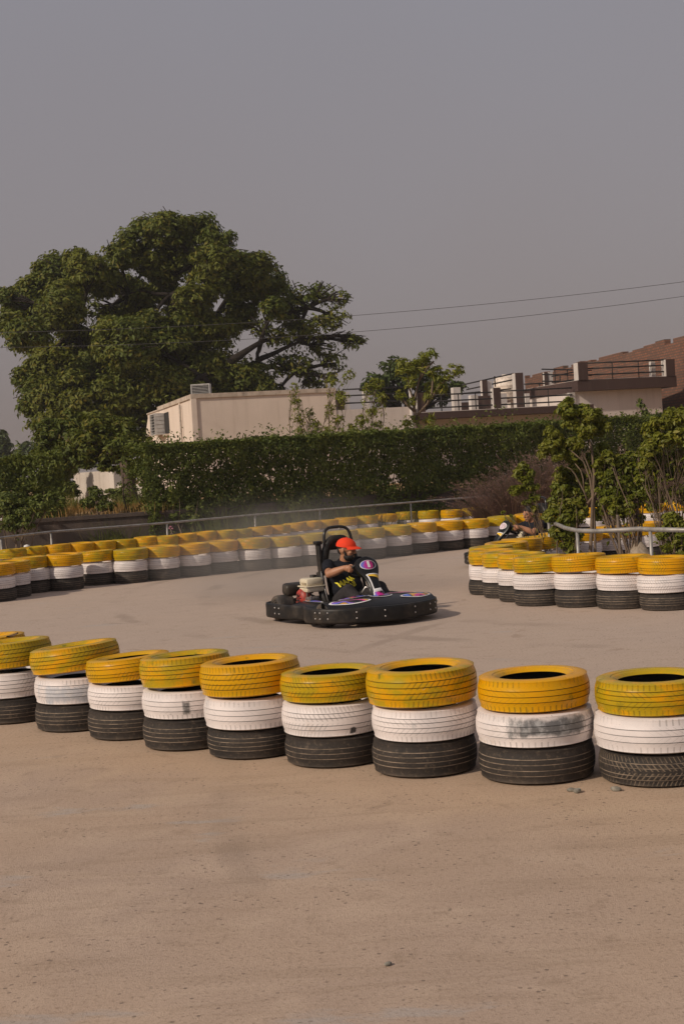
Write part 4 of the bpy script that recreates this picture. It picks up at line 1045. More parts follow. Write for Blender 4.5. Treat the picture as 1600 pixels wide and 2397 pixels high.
# power lines
WIRE = simple('wire', (.045, .042, .045), .6)
def wire(a, b, sag, label):
    a, b = Vector(a), Vector(b); P = []
    for i in range(41):
        t_ = i / 40; q = a.lerp(b, t_); q.z -= sag * 4 * t_ * (1 - t_); P.append(q)
    o = MB().tube(P, .011, 6).build('power_line', WIRE); tag(o, label, 'power line', 'overhead power lines')
def wire_px(p1, p2, p3, Ya, Yb, label):
    # pass through three photo pixels with the depth running from Ya to Yb, then run on past the frame
    x1, x2, x3 = p1[0], p2[0], p3[0]
    P = []
    for i in range(-30, 71):
        u = i / 40; px = x1 + (x3 - x1) * u
        l1 = (px - x2) * (px - x3) / ((x1 - x2) * (x1 - x3)); l2 = (px - x1) * (px - x3) / ((x2 - x1) * (x2 - x3)); l3 = (px - x1) * (px - x2) / ((x3 - x1) * (x3 - x2))
        P.append(at(px, p1[1] * l1 + p2[1] * l2 + p3[1] * l3, Ya + (Yb - Ya) * u))
    o = MB().tube(P, .0065, 6).build('power_line', WIRE); tag(o, label, 'power line', 'overhead power lines')
wire_px((0, 778), (830, 738), (1600, 659), 44, 40, 'upper of the two thin wires crossing the sky')
wire_px((0, 813), (838, 776), (1600, 693), 44, 40, 'lower of the two thin wires crossing the sky')

#KART_BEGIN
# ---------------------------------------------------------------- karts and drivers
BLK = simple('black_plastic', (.011, .0105, .0105), .45, 0, .3, 6, .28, .15, dust=.16)
BLKG = simple('gloss_black_plastic', (.010, .010, .011), .34, 0, .2, 6, .3, dust=.02)
RUB = simple('kart_rubber', (.040, .036, .034), .75, 0, .3, 8, .3, .3, dust=.8)
STEEL = simple('bright_steel', (.55, .52, .50), .3, .8, .15)
TUBEM = simple('black_steel_tube', (.025, .024, .024), .28, .3, .2)
IVORY = simple('ivory_plastic', (.66, .58, .43), .4, 0, .08, 12)
REDM = simple('red_engine_cowl', (.36, .03, .022), .5, 0, .35, 18, dust=.3)
GREYM = simple('cast_aluminium', (.22, .20, .19), .5, .6, .4, 25, dust=.5)
WHT = simple('white_sticker', (.80, .78, .78), .35, 0, .04)
NAVY = simple('black_cotton', (.012, .013, .019), .9, 0, .3, 10, .2, .3)
TROU = simple('charcoal_cotton', (.034, .030, .031), .9, 0, .3, 10, .2, .3)
SKIN = simple('brown_skin', (.40, .19, .105), .5, 0, .10, 9)
HAIR = simple('black_hair', (.014, .011, .010), .6, 0, .3, 40)
CAPM_ = simple('red_cotton', (.80, .055, .018), .8, 0, .06, 14, .25)
YEL = simple('yellow_print', (.72, .62, .03), .7, 0, .1)
t = NT('sticker_graphic'); v = t.mapv(t.obj(), (9, 7, 5), (0, 0, .7))
cr = t.n('ValToRGB'); t.l(t.math('FRACT', t.noise(v, .9, 1, .4, .6) if False else t.math('MULTIPLY', t.noise(v, .55, 1, .4, .5), 2.6)), cr.inputs[0])
el = cr.color_ramp; el.interpolation = 'LINEAR'
for k, (ps, cc) in enumerate(((0, (.012, .012, .015)), (.22, (.02, .02, .03)), (.30, (.66, .03, .22)), (.42, (.60, .03, .35)), (.50, (.80, .30, .02)), (.58, (.75, .42, .03)), (.66, (.03, .02, .04)), (.80, (.10, .20, .72)), (.92, (.32, .12, .58)))):
    e = el.elements[k] if k < 2 else el.elements.new(ps)
    e.position = ps; e.color = (*cc, 1)
t.set(cr.outputs[0], .3); GRAPHIC = t.m
t = NT('plate_graphic'); v = t.obj(); s_ = t.n('SeparateXYZ'); t.l(v, s_.inputs[0])
f = t.math('ADD', t.math('MULTIPLY', s_.outputs[1], 3.9), t.math('ADD', .5, t.math('MULTIPLY', t.math('SUBTRACT', t.noise(v, 14, 1), .5), .5)))
cr = t.n('ValToRGB'); t.l(f, cr.inputs[0]); el = cr.color_ramp
for k, (ps, cc) in enumerate(((0, (.06, .20, .66)), (.30, (.16, .18, .62)), (.46, (.62, .02, .30)), (.60, (.55, .02, .22)), (.72, (.02, .02, .03)), (1, (.015, .015, .02)))):
    e = el.elements[k] if k < 2 else el.elements.new(ps)
    e.position = ps; e.color = (*cc, 1)
t.set(cr.outputs[0], .3); PLATE = t.m

def catmull(P, closed=True, n=8):
    P = [Vector(p) for p in P]; out = []; m = len(P)
    for i in range(m if closed else m - 1):
        g = lambda k: P[(i + k) % m] if closed else P[min(max(i + k, 0), m - 1)]
        p0, p1, p2, p3 = g(-1), g(0), g(1), g(2)
        for k in range(n):
            u = k / n
            out.append(.5 * ((2 * p1) + (-p0 + p2) * u + (2 * p0 - 5 * p1 + 4 * p2 - p3) * u * u + (-p0 + 3 * p1 - 3 * p2 + p3) * u ** 3))
    if not closed: out.append(P[-1])
    return out

HALF = [(-.72, 0), (-.725, .30), (-.70, .55), (-.62, .69), (-.48, .735), (-.20, .73), (.02, .69), (.15, .635), (.26, .66), (.38, .705), (.58, .705), (.75, .63), (.88, .49), (.97, .30), (1.03, .10)]
PLAN = [(x, -y) for x, y in HALF] + [(1.035, 0)] + [(x, y) for x, y in reversed(HALF[1:])]

def zN(x, y):
    xm = .99 - .62 * abs(y) ** 2.0; xi = .56 + .05 * abs(y)
    s = min(1, max(0, (xm - x) / (xm - xi)))
    return .195 + .092 * (1 - (1 - s) ** 2.6) * (1 - .38 * (y / .62) ** 2)

FC = [(.425, .672, .055), (.432, .662, .095), (.452, .632, .122), (.478, .585, .130), (.505, .54, .118), (.545, .495, .088), (.590, .44, .068), (.632, .385, .062), (.672, .335, .068), (.705, .297, .080), (.735, .268, .088), (.765, .250, .092)]
FCs = catmull([Vector((a, b, c)) for a, b, c in FC], False, 5)
def fair(u, tt, off=0.0):
    """point of the steering fairing: u along it from the top (0..1), tt across (-1..1)"""
    k = u * (len(FCs) - 1); i = min(int(k), len(FCs) - 2); q = FCs[i].lerp(FCs[i + 1], k - i)
    d = (FCs[min(i + 1, len(FCs) - 1)] - FCs[max(i - 1, 0)]); d = Vector((d.x, 0, d.y)).normalized(); nrm = Vector((-d.z, 0, d.x))
    if nrm.x < 0: nrm = -nrm
    return Vector((q.x, tt * q.z, q.y)) + nrm * (off - .030 * abs(tt) ** 2.4)
def fair_u(z):
    return min(range(101), key=lambda k: abs(fair(k / 100, 0).z - z)) / 100

def poly_on(fn, outline, name, mat, parent, off):
    """a flat outline laid on a curved surface: refined by a fan of rings"""
    c = Vector((sum(p[0] for p in outline) / len(outline), sum(p[1] for p in outline) / len(outline)))
    m = len(outline); vs = [fn(c.x, c.y, off)]; fs = []
    R = 4
    for r in range(1, R + 1):
        for p in outline: q = c.lerp(Vector(p), r / R); vs.append(fn(q.x, q.y, off))
    for k in range(m): fs.append((0, 1 + k, 1 + (k + 1) % m))
    for r in range(R - 1):
        a = 1 + r * m
        for k in range(m): fs.append((a + k, a + m + k, a + m + (k + 1) % m, a + (k + 1) % m))
    mb = MB(); mb.add(vs, fs); return mb.build(name, mat, parent)

def smooth_outline(pts, n=5): return [(p.x, p.y) for p in catmull([Vector((*p, 0)) for p in pts], True, n)]
def shrink(o, k, d=None):
    c = Vector((sum(p[0] for p in o) / len(o), sum(p[1] for p in o) / len(o)))
    return [tuple(c + (Vector(p) - c) * k) for p in o]

def make_kart(label, loc, rz, number=True, plate=None):
    plate = plate or PLATE
    K_ = empty('go_kart', loc, rz); tag(K_, label, 'go-kart', 'karts on the track')
    # bumper
    P = catmull([Vector((x, y, 0)) for x, y in PLAN], True, 6); m = len(P); rows = []
    prof = [(-.012, .060), (0, .052), (.006, .075), (.004, .13), (.006, .182), (0, .203), (-.014, .206), (-.022, .196), (-.018, .13), (-.022, .066)]
    nrm = []
    for i in range(m):
        d = (P[(i + 1) % m] - P[i - 1]).normalized(); nrm.append(Vector((d.y, -d.x, 0)))
    for o_, z in prof: rows.append([P[i] + nrm[i] * o_ + Vector((0, 0, z)) for i in range(m)])
    mb = MB(); np_ = len(prof)
    mb.v = [tuple(p) for r in rows for p in r]
    for j in range(np_):
        for i in range(m):
            mb.f.append((j * m + i, j * m + (i + 1) % m, ((j + 1) % np_) * m + (i + 1) % m, ((j + 1) % np_) * m + i)); mb.m.append(0)
    bump = mb.build('bumper', BLK, K_)
    bolt_me = None
    for (x, y) in ((-.27, -1), (-.22, -1), (.62, -1), (.68, -1), (.74, -1), (.93, -1), (1.02, -1), (.99, 1), (.90, 1), (.82, 1), (.72, 1)):
        i = min(range(m), key=lambda k: abs(P[k].x - x) + (10 if P[k].y * y < 0 else 0) + (5 if abs(P[k].y) < .05 else 0))
        for z in (.105, .165):
            if bolt_me is None:
                bolt_me = MB().ell((0, 0, 0), (.009, .009, .009), None, 8, 6).mesh('bolt')
            b = link('bolt', bolt_me, STEEL, bump); b.location = P[i] + nrm[i] * .006 + Vector((0, 0, z))
    # floor and chassis
    mb = MB(); mb.box((.15, 0, .055), (1.35, .62, .008)); mb.build('floor_pan', GREYM, K_, False)
    mb = MB()
    for s in (-1, 1):
        mb.tube([(-.62, .30 * s, .075), (-.2, .30 * s, .075), (.3, .30 * s, .075), (.75, .2 * s, .075), (.95, .16 * s, .08)], .016, 8)
    for x in (-.6, -.1, .3): mb.tube([(x, -.30, .078), (x, .30, .078)], .016, 8)
    mb.tube([(.53, -.48, .125), (.53, .48, .125)], .012, 8); mb.tube([(-.52, -.5, .135), (-.52, .5, .135)], .015, 8)
    for s in (-1, 1):
        mb.tube([(.3, .3 * s, .08), (.3, .66 * s, .12)], .012, 6); mb.tube([(-.1, .3 * s, .08), (-.1, .66 * s, .12)], .012, 6)
    mb.tube([(.95, -.16, .08), (1.0, -.1, .12), (1.0, .1, .12), (.95, .16, .08)], .012, 6)
    mb.build('chassis', TUBEM, K_)
    # side pods
    for s in (-1, 1):
        rows = []
        for k in range(9):
            x = -.30 + .66 * k / 8; e_ = 1 - abs((k - 4) / 4) ** 4 * .35
            rows.append([Vector((x, s * (.36 + .26 * a * (1 if s < 0 else 1)), .07 + (.155 * e_) * b)) for a, b in ((0, 0), (0, .9), (.1, 1), (.6, .97), (.9, .8), (1, .4), (1, 0), (0, 0))])
        mb = MB(); mb.grid(rows); mb.add([r for r in rows[0]], [tuple(range(7))]); mb.add([r for r in rows[-1]], [tuple(range(7))])
        pod = mb.build('side_pod', BLKG, K_)
        fn = lambda x, y, off, s=s: Vector((x, s * (.36 + .26 * y), .07 + .155 * (1 - abs((x - .03) / .33) ** 4 * .35) * (1.0 - .03 * max(0, y - .1)) + off))
        o_ = smooth_outline([(-.14, .3), (.05, .16), (.22, .22), (.10, .5), (-.06, .5)])
        poly_on(fn, o_, 'sticker_border', WHT, pod, .004); poly_on(fn, shrink(o_, .8), 'sticker', GRAPHIC, pod, .006)
    # wheels
    for x, y, r, w in ((-.52, -.54, .137, .20), (-.52, .54, .137, .20), (.53, -.53, .127, .13), (.53, .53, .127, .13)):
        M = Matrix.Translation((x, y, r)) @ Matrix.Rotation(pi / 2, 4, 'X')
        if x > 0: M = Matrix.Translation((x, y, r)) @ Matrix.Rotation(radians(14), 4, 'Z') @ Matrix.Rotation(pi / 2, 4, 'X')
        h = w / 2
        wh = MB().lathe([(.065, h * .7), (.08, h * .95), (r * .86, h), (r * .96, h * .86), (r, h * .6), (r, 0), (r, -h * .6), (r * .96, -h * .86), (r * .86, -h), (.08, -h * .95), (.065, -h * .7)], 28, M).build('wheel', RUB, K_)
        MB().lathe([(.001, h * .35), (.03, h * .5), (.055, h * .45), (.068, h * .82), (.074, h * .9), (.068, h * .6), (.066, -h * .6), (.074, -h * .9), (.068, -h * .82), (.055, -h * .45), (.03, -h * .5), (.001, -h * .35)], 20, M).build('rim', GREYM, wh)
    # nose cover
    rows = []
    for i in range(15):
        a = i / 14; row = []
        for j in range(33):
            y = -.62 + 1.24 * j / 32; xm = .99 - .62 * abs(y) ** 2.0; xi = .56 + .05 * abs(y); x = xi + (xm - xi) * a
            row.append(Vector((x, y, zN(x, y))))
        rows.append(row)
    rows = [[p - Vector((0, 0, .12)) for p in rows[0]]] + rows + [[p + Vector((.012, 0, -.045)) for p in rows[-1]]]
    mb = MB(); mb.grid(rows); nose = mb.build('nose_cover', BLKG, K_)
    fn = lambda x, y, off: Vector((x, y, zN(x, y) + off))
    def on_nose(sv, y, off):
        xm = .99 - .62 * abs(y) ** 2.0; xi = .56 + .05 * abs(y); x = xm - (xm - xi) * sv
        return Vector((x, y, zN(x, y))) + Vector((.35 * (1 - sv), 0, 1)) * off
    big = ((.40, -.59), (.66, -.53), (.60, -.40), (.50, -.24), (.38, -.17), (.28, -.26), (.22, -.40), (.27, -.53))
    thin = ((.76, -.46), (.90, -.36), (.96, -.22), (.84, -.10), (.76, -.11), (.74, -.22), (.70, -.36))
    mid = ((.56, -.09), (.70, -.12), (.74, -.02), (.66, .12), (.54, .10), (.48, .01))
    for out in (big, thin, mid, tuple((a, -b) for a, b in reversed(big)), tuple((a, -b) for a, b in reversed(thin))):
        o_ = smooth_outline(out, 4)
        poly_on(on_nose, o_, 'sticker_border', WHT, nose, .005)
        c_ = Vector((sum(p[0] for p in o_) / len(o_), sum(p[1] for p in o_) / len(o_)))
        poly_on(on_nose, [(c_.x + (p[0] - c_.x) * .74, c_.y + (p[1] - c_.y) * .88) for p in o_], 'sticker', GRAPHIC, nose, .008)
    # steering fairing
    rows = []
    for i in range(41):
        u = i / 40; rows.append([fair(u, -1 + 2 * j / 16) for j in range(17)])
    mb = MB(); mb.grid(rows)
    back = []
    for i in range(41):
        u = i / 40; k = .055 if u < .45 else .03
        a, b = rows[i][0], rows[i][-1]; d = Vector((-1, 0, -.45)).normalized() * k
        back.append([a, a + d + Vector((0, .008, 0)), a.lerp(b, .5) + d * 1.15, b + d - Vector((0, .008, 0)), b])
    mb.grid([list(reversed(r)) for r in back]); mb.add(rows[0] + list(reversed(back[0][1:4])), [tuple(range(20))])
    fz = mb.build('steering_fairing', BLKG, K_)
    u0 = fair_u(.588); cz = .588
    def fp(a, b, off): # a across in metres, b up in metres from the plate centre
        u = fair_u_f(cz + b); hw = fair_hw(u); return fair(u, a / hw, off)
    us = [k / 200 for k in range(201)]; zs = [fair(u, 0).z for u in us]
    def fair_u_f(z):
        for k in range(200):
            if zs[k] >= z >= zs[k + 1]: return us[k] + (us[k + 1] - us[k]) * (zs[k] - z) / max(1e-6, zs[k] - zs[k + 1])
        return 0 if z > zs[0] else 1
    def fair_hw(u):
        k = u * (len(FCs) - 1); i = min(int(k), len(FCs) - 2); return FCs[i].lerp(FCs[i + 1], k - i).z
    el_ = [(.094 * cos(a), .047 * sin(a)) for a in [2 * pi * k / 40 for k in range(40)]]
    poly_on(fp, el_, 'plate_border', WHT, fz, .004); pl = poly_on(fp, shrink(el_, .90), 'number_plate', plate, fz, .007)
    if number:
        fc = bpy.data.curves.new('digit', 'FONT'); fc.body = '1'; fc.size = .125; fc.align_x = 'CENTER'; fc.align_y = 'CENTER'; fc.offset = .006
        to = bpy.data.objects.new('tmp', fc); COL.objects.link(to); bpy.context.view_layer.update()
        me = bpy.data.meshes.new_from_object(to.evaluated_get(bpy.context.evaluated_depsgraph_get())); bpy.data.objects.remove(to)
        for v in me.vertices: q = fp(v.co.x * 1.25 - .0, v.co.y * .66, .010); v.co = q
        me.materials.clear(); link('number', me, WHT, pl, smooth=False)
    # white piping, yellow flash and lower emblem of the fairing
    fu = lambda a, b, off: fair(b, a, off)
    lz = lambda z: fair_u_f(z)
    line = [(-.75, lz(.497)), (-.70, lz(.47)), (-.72, lz(.42)), (-.74, lz(.37)), (-.78, lz(.335)), (-.86, lz(.318))]
    rib = MB(); L = [fair(u, a, .006) for a, u in line]; L2 = [fair(u, a + .15, .006) for a, u in line]; rib.grid([L, L2]); rib.build('white_piping', WHT, fz)
    MB().grid([[fair(lz(z), a, .006) for a in np.linspace(-.62, .9, 7)] for z in (.500, .492)]).build('white_edge', WHT, fz)
    MB().grid([[fair(lz(.490 - .0 * a - .035 * k * (.25 + .75 * (a + .6) / 1.5)), a, .006) for a in np.linspace(-.55, .92, 8)] for k in (0, .5, 1)]).build('yellow_flash', simple('yellow_sticker', (.80, .50, .04), .35), fz)
    em = [(-.80, lz(.330)), (.80, lz(.335)), (.86, lz(.300)), (.55, lz(.262)), (.1, lz(.256)), (-.86, lz(.295))]
    poly_on(fu, em, 'emblem_border', WHT, fz, .005); poly_on(fu, shrink(em, .86), 'emblem', PLATE, fz, .008)
    poly_on(fu, [(-.7, lz(.352)), (.55, lz(.356)), (.62, lz(.326)), (-.72, lz(.322))], 'maker_label', WHT, fz, .010)
    MB().ell(fair(lz(.312), .15, .012), (.012, .012, .012), None, 10, 7).build('cap_screw', BLK, fz)
    # steering wheel and column
    C = Vector((.335, 0, .535)); ax = Vector((-.62, 0, .785)).normalized(); X = Vector((0, 1, 0)); Yv = ax.cross(X)
    ring = [C + X * cos(a) * .145 + Yv * sin(a) * .125 for a in [2 * pi * k / 28 for k in range(29)]]
    mb = MB().tube(ring, .016, 8, False)
    for a in (pi * .5, pi * 1.15, pi * 1.85): mb.tube([C - ax * .03, C + X * cos(a) * .14 + Yv * sin(a) * .12], .010, 6)
    mb.lathe([(.001, .008), (.032, .008), (.036, 0), (.032, -.01), (.001, -.01)], 14, Matrix.Translation(C - ax * .03) @ ax.to_track_quat('Z', 'Y').to_matrix().to_4x4())
    mb.build('steering_wheel', BLK, K_)
    mb = MB().tube([C - ax * .035, (.52, 0, .30), (.66, 0, .12)], .011, 8); mb.build('steering_column', STEEL, K_)
    mb = MB()
    for s in (-1, 1): mb.tube([(.30, .16 * s, .08), (.38, .07 * s, .26), (.46, .035 * s, .36), (.49, 0, .345)], .010, 8)
    mb.build('column_support', STEEL, K_)
    for s in (-1, 1):
        MB().tube([(.72, .13 * s, .07), (.76, .13 * s, .16), (.75, .17 * s, .19), (.75, .09 * s, .19)], .008, 6).build('pedal', STEEL, K_)
    # seat: bucket with an arched head section
    rows = []
    spine = [(.22, .13, .17, .07), (.10, .10, .19, .10), (-.04, .085, .20, .15), (-.14, .12, .205, .17), (-.19, .22, .205, .16), (-.205, .34, .20, .13), (-.215, .46, .195, .10), (-.225, .57, .18, .07)]
    for x, z, hw, wing in spine:
        row = []
        for k in range(13):
            a = -1 + 2 * k / 12; b = abs(a) ** 3
            fwd = wing * b
            dirv = Vector((.25, 0, 1)) if z < .15 and x > -.1 else Vector((1, 0, .12))
            row.append(Vector((x, a * hw, z)) + dirv.normalized() * fwd)
        rows.append(row)
    mb = MB(); mb.grid(rows); mb.grid([[p + Vector((-.018, 0, -.012)) for p in reversed(r)] for r in rows])
    seat = mb.build('seat', BLK, K_)
    arch = catmull([Vector(p) for p in ((-.20, -.19, .52), (-.205, -.165, .64), (-.20, -.135, .76), (-.205, -.075, .835), (-.21, 0, .845), (-.205, .075, .835), (-.20, .135, .76), (-.205, .165, .64), (-.20, .19, .52))], False, 4)
    mb = MB().tube(arch, .045, 10); mb.box((-.215, 0, .79), (.06, .22, .12), None, .02); mb.build('head_rest', BLK, seat)
    # roll hoop
    hp = catmull([Vector(p) for p in ((-.10, -.29, .09), (-.14, -.255, .40), (-.175, -.20, .62), (-.19, -.165, .78), (-.205, -.15, .91), (-.215, -.10, .965), (-.216, 0, .975), (-.216, .10, .965), (-.205, .15, .91), (-.19, .175, .78), (-.175, .21, .62), (-.14, .255, .40), (-.10, .29, .09))], False, 6)
    MB().tube(hp, .0165, 12).build('roll_hoop', TUBEM, K_)
    mb = MB(); mb.box((-.20, -.225, .64), (.085, .035, .36), Matrix.Rotation(radians(-6), 3, 'Y'), .006); mb.box((-.205, -.235, .82), (.09, .075, .035), None, .008); mb.tube([(-.2, -.235, .5), (-.12, -.255, .3), (.03, -.265, .12)], [.04, .045, .05], 8)
    mb.build('hoop_bracket', BLK, K_)
    MB().tube([(-.13, -.245, .50), (-.06, -.255, .34), (.03, -.26, .18)], .006, 6).build('brace_rod', STEEL, K_)
    # engine
    en = MB().box((-.20, -.36, .16), (.22, .20, .17), None, .02).box((-.10, -.40, .20), (.12, .12, .13), None, .015)
    for k in range(6): en.box((-.20, -.475, .10 + k * .024), (.18, .012, .010))
    en.tube([(-.08, -.45, .16), (-.02, -.47, .14), (-.01, -.44, .28)], .012, 8); en.tube([(-.12, -.44, .25), (-.11, -.44, .33)], .008, 6)
    eo = en.build('engine', GREYM, K_, False)
    mb = MB().box((-.155, -.36, .340), (.20, .21, .06), None, .022).box((-.155, -.36, .372), (.225, .235, .014), None, .006).box((-.155, -.36, .416), (.195, .205, .085), None, .028)
    tank = mb.build('fuel_tank', IVORY, eo); auto_smooth(tank)
    mb = MB().lathe([(.001, .03), (.03, .03), (.036, .024), (.036, .0)], 16, Matrix.Translation((-.19, -.32, .455))); mb.build('filler_cap', BLK, tank)
    MB().box((-.13, -.465, .405), (.10, .006, .022)).build('tank_label', simple('tan_label', (.36, .29, .19), .5), tank, False)
    mb = MB().lathe([(.001, .05), (.05, .048), (.085, .036), (.10, .012), (.102, -.03), (.09, -.05)], 24, Matrix.Translation((-.215, -.445, .25)) @ Matrix.Rotation(pi / 2, 4, 'X'))
    mb.box((-.235, -.44, .17), (.17, .09, .10), None, .02)
    cw = mb.build('starter_cowl', REDM, eo)
    mb = MB()
    for k in range(8): a = k * pi / 4; mb.tube([Vector((-.215 + .02 * cos(a), -.498, .25 + .02 * sin(a))), Vector((-.215 + .058 * cos(a), -.492, .25 + .058 * sin(a)))], .006, 6)
    mb.build('cowl_slot', CDARK, cw)
    mb = MB().box((-.50, -.36, .325), (.15, .34, .13), Matrix.Rotation(radians(10), 3, 'Y'), .035); mb.tube([(-.40, -.36, .30), (-.30, -.34, .27), (-.24, -.30, .24)], .022, 8)
    mb.build('exhaust_box', BLK, eo)
    return K_

def remesh(o, vox, it=4):
    m = o.modifiers.new('r', 'REMESH'); m.mode = 'VOXEL'; m.voxel_size = vox; m.use_smooth_shade = True
    s = o.modifiers.new('s', 'SMOOTH'); s.factor = .5; s.iterations = it
    return o

def make_driver(label, loc, rz, cap=True, text=True, yaw=45):
    hip = {s: Vector((-.02, .10 * s, .17)) for s in (-1, 1)}; knee = {s: Vector((.36, .185 * s, .325)) for s in (-1, 1)}; ankle = {s: Vector((.68, .14 * s, .13)) for s in (-1, 1)}
    sh = {s: Vector((-.085, .185 * s, .575)) for s in (-1, 1)}; elb = {-1: Vector((.11, -.275, .50)), 1: Vector((.12, .26, .47))}
    wr = {s: Vector((.285, .165 * s, .565)) for s in (-1, 1)}
    HD = Vector((.005, 0, .735)); HR = Matrix.Rotation(radians(yaw), 3, 'Z') @ Matrix.Rotation(radians(8), 3, 'Y')
    hd = lambda x, y, z: HD + HR @ Vector((x, y, z))
    def limbs(mb, grow=0.0, parts=('arm', 'leg', 'torso', 'head')):
        g = grow
        if 'torso' in parts:
            mb.ell((-.02, 0, .20), (.135 + g, .165 + g, .10 + g)); mb.ell((-.02, 0, .32), (.135 + g, .165 + g, .14 + g)); mb.ell((-.06, 0, .46), (.115 + g, .175 + g, .15 + g)); mb.ell((-.075, 0, .555), (.075 + g, .19 + g, .062 + g))
        if 'head' in parts:
            mb.tube([(-.065, 0, .57), (-.03, 0, .66), (-.005, 0, .70)], [.062, .055, .052], 12)
            mb.ell(HD + HR @ Vector((-.01, 0, .025)), (.097, .077, .092), HR); mb.ell(hd(.03, 0, -.04), (.058, .058, .07), HR); mb.ell(hd(.055, 0, -.085), (.026, .034, .024), HR)
            mb.tube([hd(.088, 0, .012), hd(.106, 0, -.012), hd(.108, 0, -.03)], [.009, .012, .015], 8)
            for s in (-1, 1):
                mb.ell(hd(-.005, .078 * s, -.005), (.018, .010, .030), HR); mb.ell(hd(.108 - .01, .010 * s, -.03), (.010, .009, .008), HR); mb.ell(hd(.066, .032 * s, -.022), (.022, .022, .018), HR); mb.ell(hd(.085, .025 * s, .028), (.014, .022, .009), HR)
            mb.ell(hd(.083, 0, -.055), (.014, .026, .008), HR); mb.ell(hd(.081, 0, -.066), (.013, .022, .007), HR)
        for s in (-1, 1):
            if 'arm' in parts:
                mb.tube([sh[s], sh[s].lerp(elb[s], .5), elb[s]], [.056 + g, .049 + g, .042 + g], 12); mb.ell(sh[s], (.062 + g,) * 3)
                mb.ell(elb[s], (.043,) * 3) if not g else None
                if not g: mb.tube([elb[s], elb[s].lerp(wr[s], .35), wr[s]], [.042, .045, .029], 12)
            if 'leg' in parts:
                mb.tube([hip[s], hip[s].lerp(knee[s], .5), knee[s]], [.092 + g, .080 + g, .060 + g], 12); mb.ell(knee[s], (.062 + g,) * 3)
                mb.tube([knee[s], knee[s].lerp(ankle[s], .35), ankle[s]], [.058 + g, .056 + g, .040 + g], 12)
        return mb
    mb = limbs(MB())
    C = Vector((.335, 0, .535))
    for s in (-1, 1):   # hands closed round the wheel rim
        rim = C + Vector((0, .143 * s, .02)); w_ = wr[s]; d = (rim - w_).normalized(); up = Vector((.35, 0, .94)); sd_ = Vector((0, s, 0))
        palm = w_.lerp(rim, .55) + sd_ * .012; mb.ell(palm, (.040, .024, .036)); mb.tube([w_, palm], [.028, .03], 10)
        for k in range(4):
            b = palm + d * .028 + up * (.026 - .018 * k) + sd_ * .006; L = (.034, .038, .036, .029)[k]
            mb.tube([b, b + d * L * .8 + sd_ * .010, b + d * L * 1.15 - sd_ * .016, b + d * L * .7 - sd_ * .032], [.0095, .009, .0085, .0075], 8)
        b = palm + up * .024 - sd_ * .012; mb.tube([b, b + d * .02 + up * .018 - sd_ * .012, b + d * .045 + up * .014 - sd_ * .014], [.011, .010, .008], 8)
    body = mb.build('person', SKIN); remesh(body, .006, 3); body.location = loc; body.rotation_euler = (0, 0, rz); tag(body, label, 'person', 'kart drivers')
    mb = limbs(MB(), .012, ('torso',))
    for s in (-1, 1):
        e_ = sh[s].lerp(elb[s], .72); mb.tube([sh[s], sh[s].lerp(e_, .6), e_], [.068, .066, .066], 12); mb.ell(sh[s], (.072,) * 3)
    mb.tube([(-.068, 0, .585), (-.055, 0, .625)], [.085, .070], 14)
    shirt = remesh(mb.build('shirt', NAVY, body), .009, 5)
    mb = limbs(MB(), .014, ('leg',)); mb.ell((-.03, 0, .17), (.15, .18, .09)); remesh(mb.build('trousers', TROU, body), .010, 5)
    for s in (-1, 1):
        mb = MB().ell(ankle[s] + Vector((.05, 0, -.02)), (.125, .046, .042), Matrix.Rotation(radians(-28), 3, 'Y')).ell(ankle[s] + Vector((-.01, 0, .0)), (.055, .048, .055)); remesh(mb.build('shoe', simple('grey_shoe', (.22, .20, .17), .6), body), .008, 3)
    # hair and beard
    mb = MB().ell(hd(-.016, 0, .040), (.098, .080, .086), HR).ell(hd(-.062, 0, -.012), (.042, .058, .05), HR)
    remesh(mb.build('hair', HAIR, body), .008, 3)
    if cap:
        mb = MB().ell(hd(.034, 0, -.072), (.060, .0595, .050), HR)
        for s in (-1, 1): mb.tube([hd(.014, .074 * s, -.012), hd(.024, .066 * s, -.05)], [.007, .016], 8)
        mb.tube([hd(.090, .026, -.050), hd(.101, 0, -.042), hd(.090, -.026, -.050)], [.006, .0075, .006], 6)
        remesh(mb.build('beard', HAIR, body), .005, 2)
    for s in (-1, 1):
        ey = MB().ell(hd(.0845, .031 * s, .013), (.010, .013, .008), HR, 10, 8).build('eye', simple('eye_white', (.6, .56, .52), .3), body)
        MB().ell(hd(.0915, .031 * s, .013), (.004, .006, .006), HR, 8, 6).build('iris', HAIR, ey)
    if cap:
        rows = []
        for i in range(11):
            ph = pi / 2 * i / 10
            rows.append([hd(-.008 + .112 * sin(ph) * cos(a), .092 * sin(ph) * sin(a), .042 + .085 * cos(ph) + (.0 if i < 10 else -.012)) for a in [2 * pi * k / 28 for k in range(29)]])
        cp = MB().grid(rows).ell(hd(-.008, 0, .128), (.008, .008, .006), HR, 8, 5).build('cap', CAPM_, body)
        br = []
        for i in range(6):
            f_ = i / 5; br.append([hd(-.008 + (.108 + .075 * f_ * cos(a * .9)) * cos(a), (.090 + .012 * f_) * sin(a), .046 - .014 * f_ * f_ - .020 * abs(sin(a)) ** 2 * f_) for a in np.linspace(-1.15, 1.15, 15)])
        mb = MB().grid(br); mb.grid([[p - Vector((0, 0, .005)) for p in reversed(r)] for r in br]); mb.build('brim', CAPM_, cp)
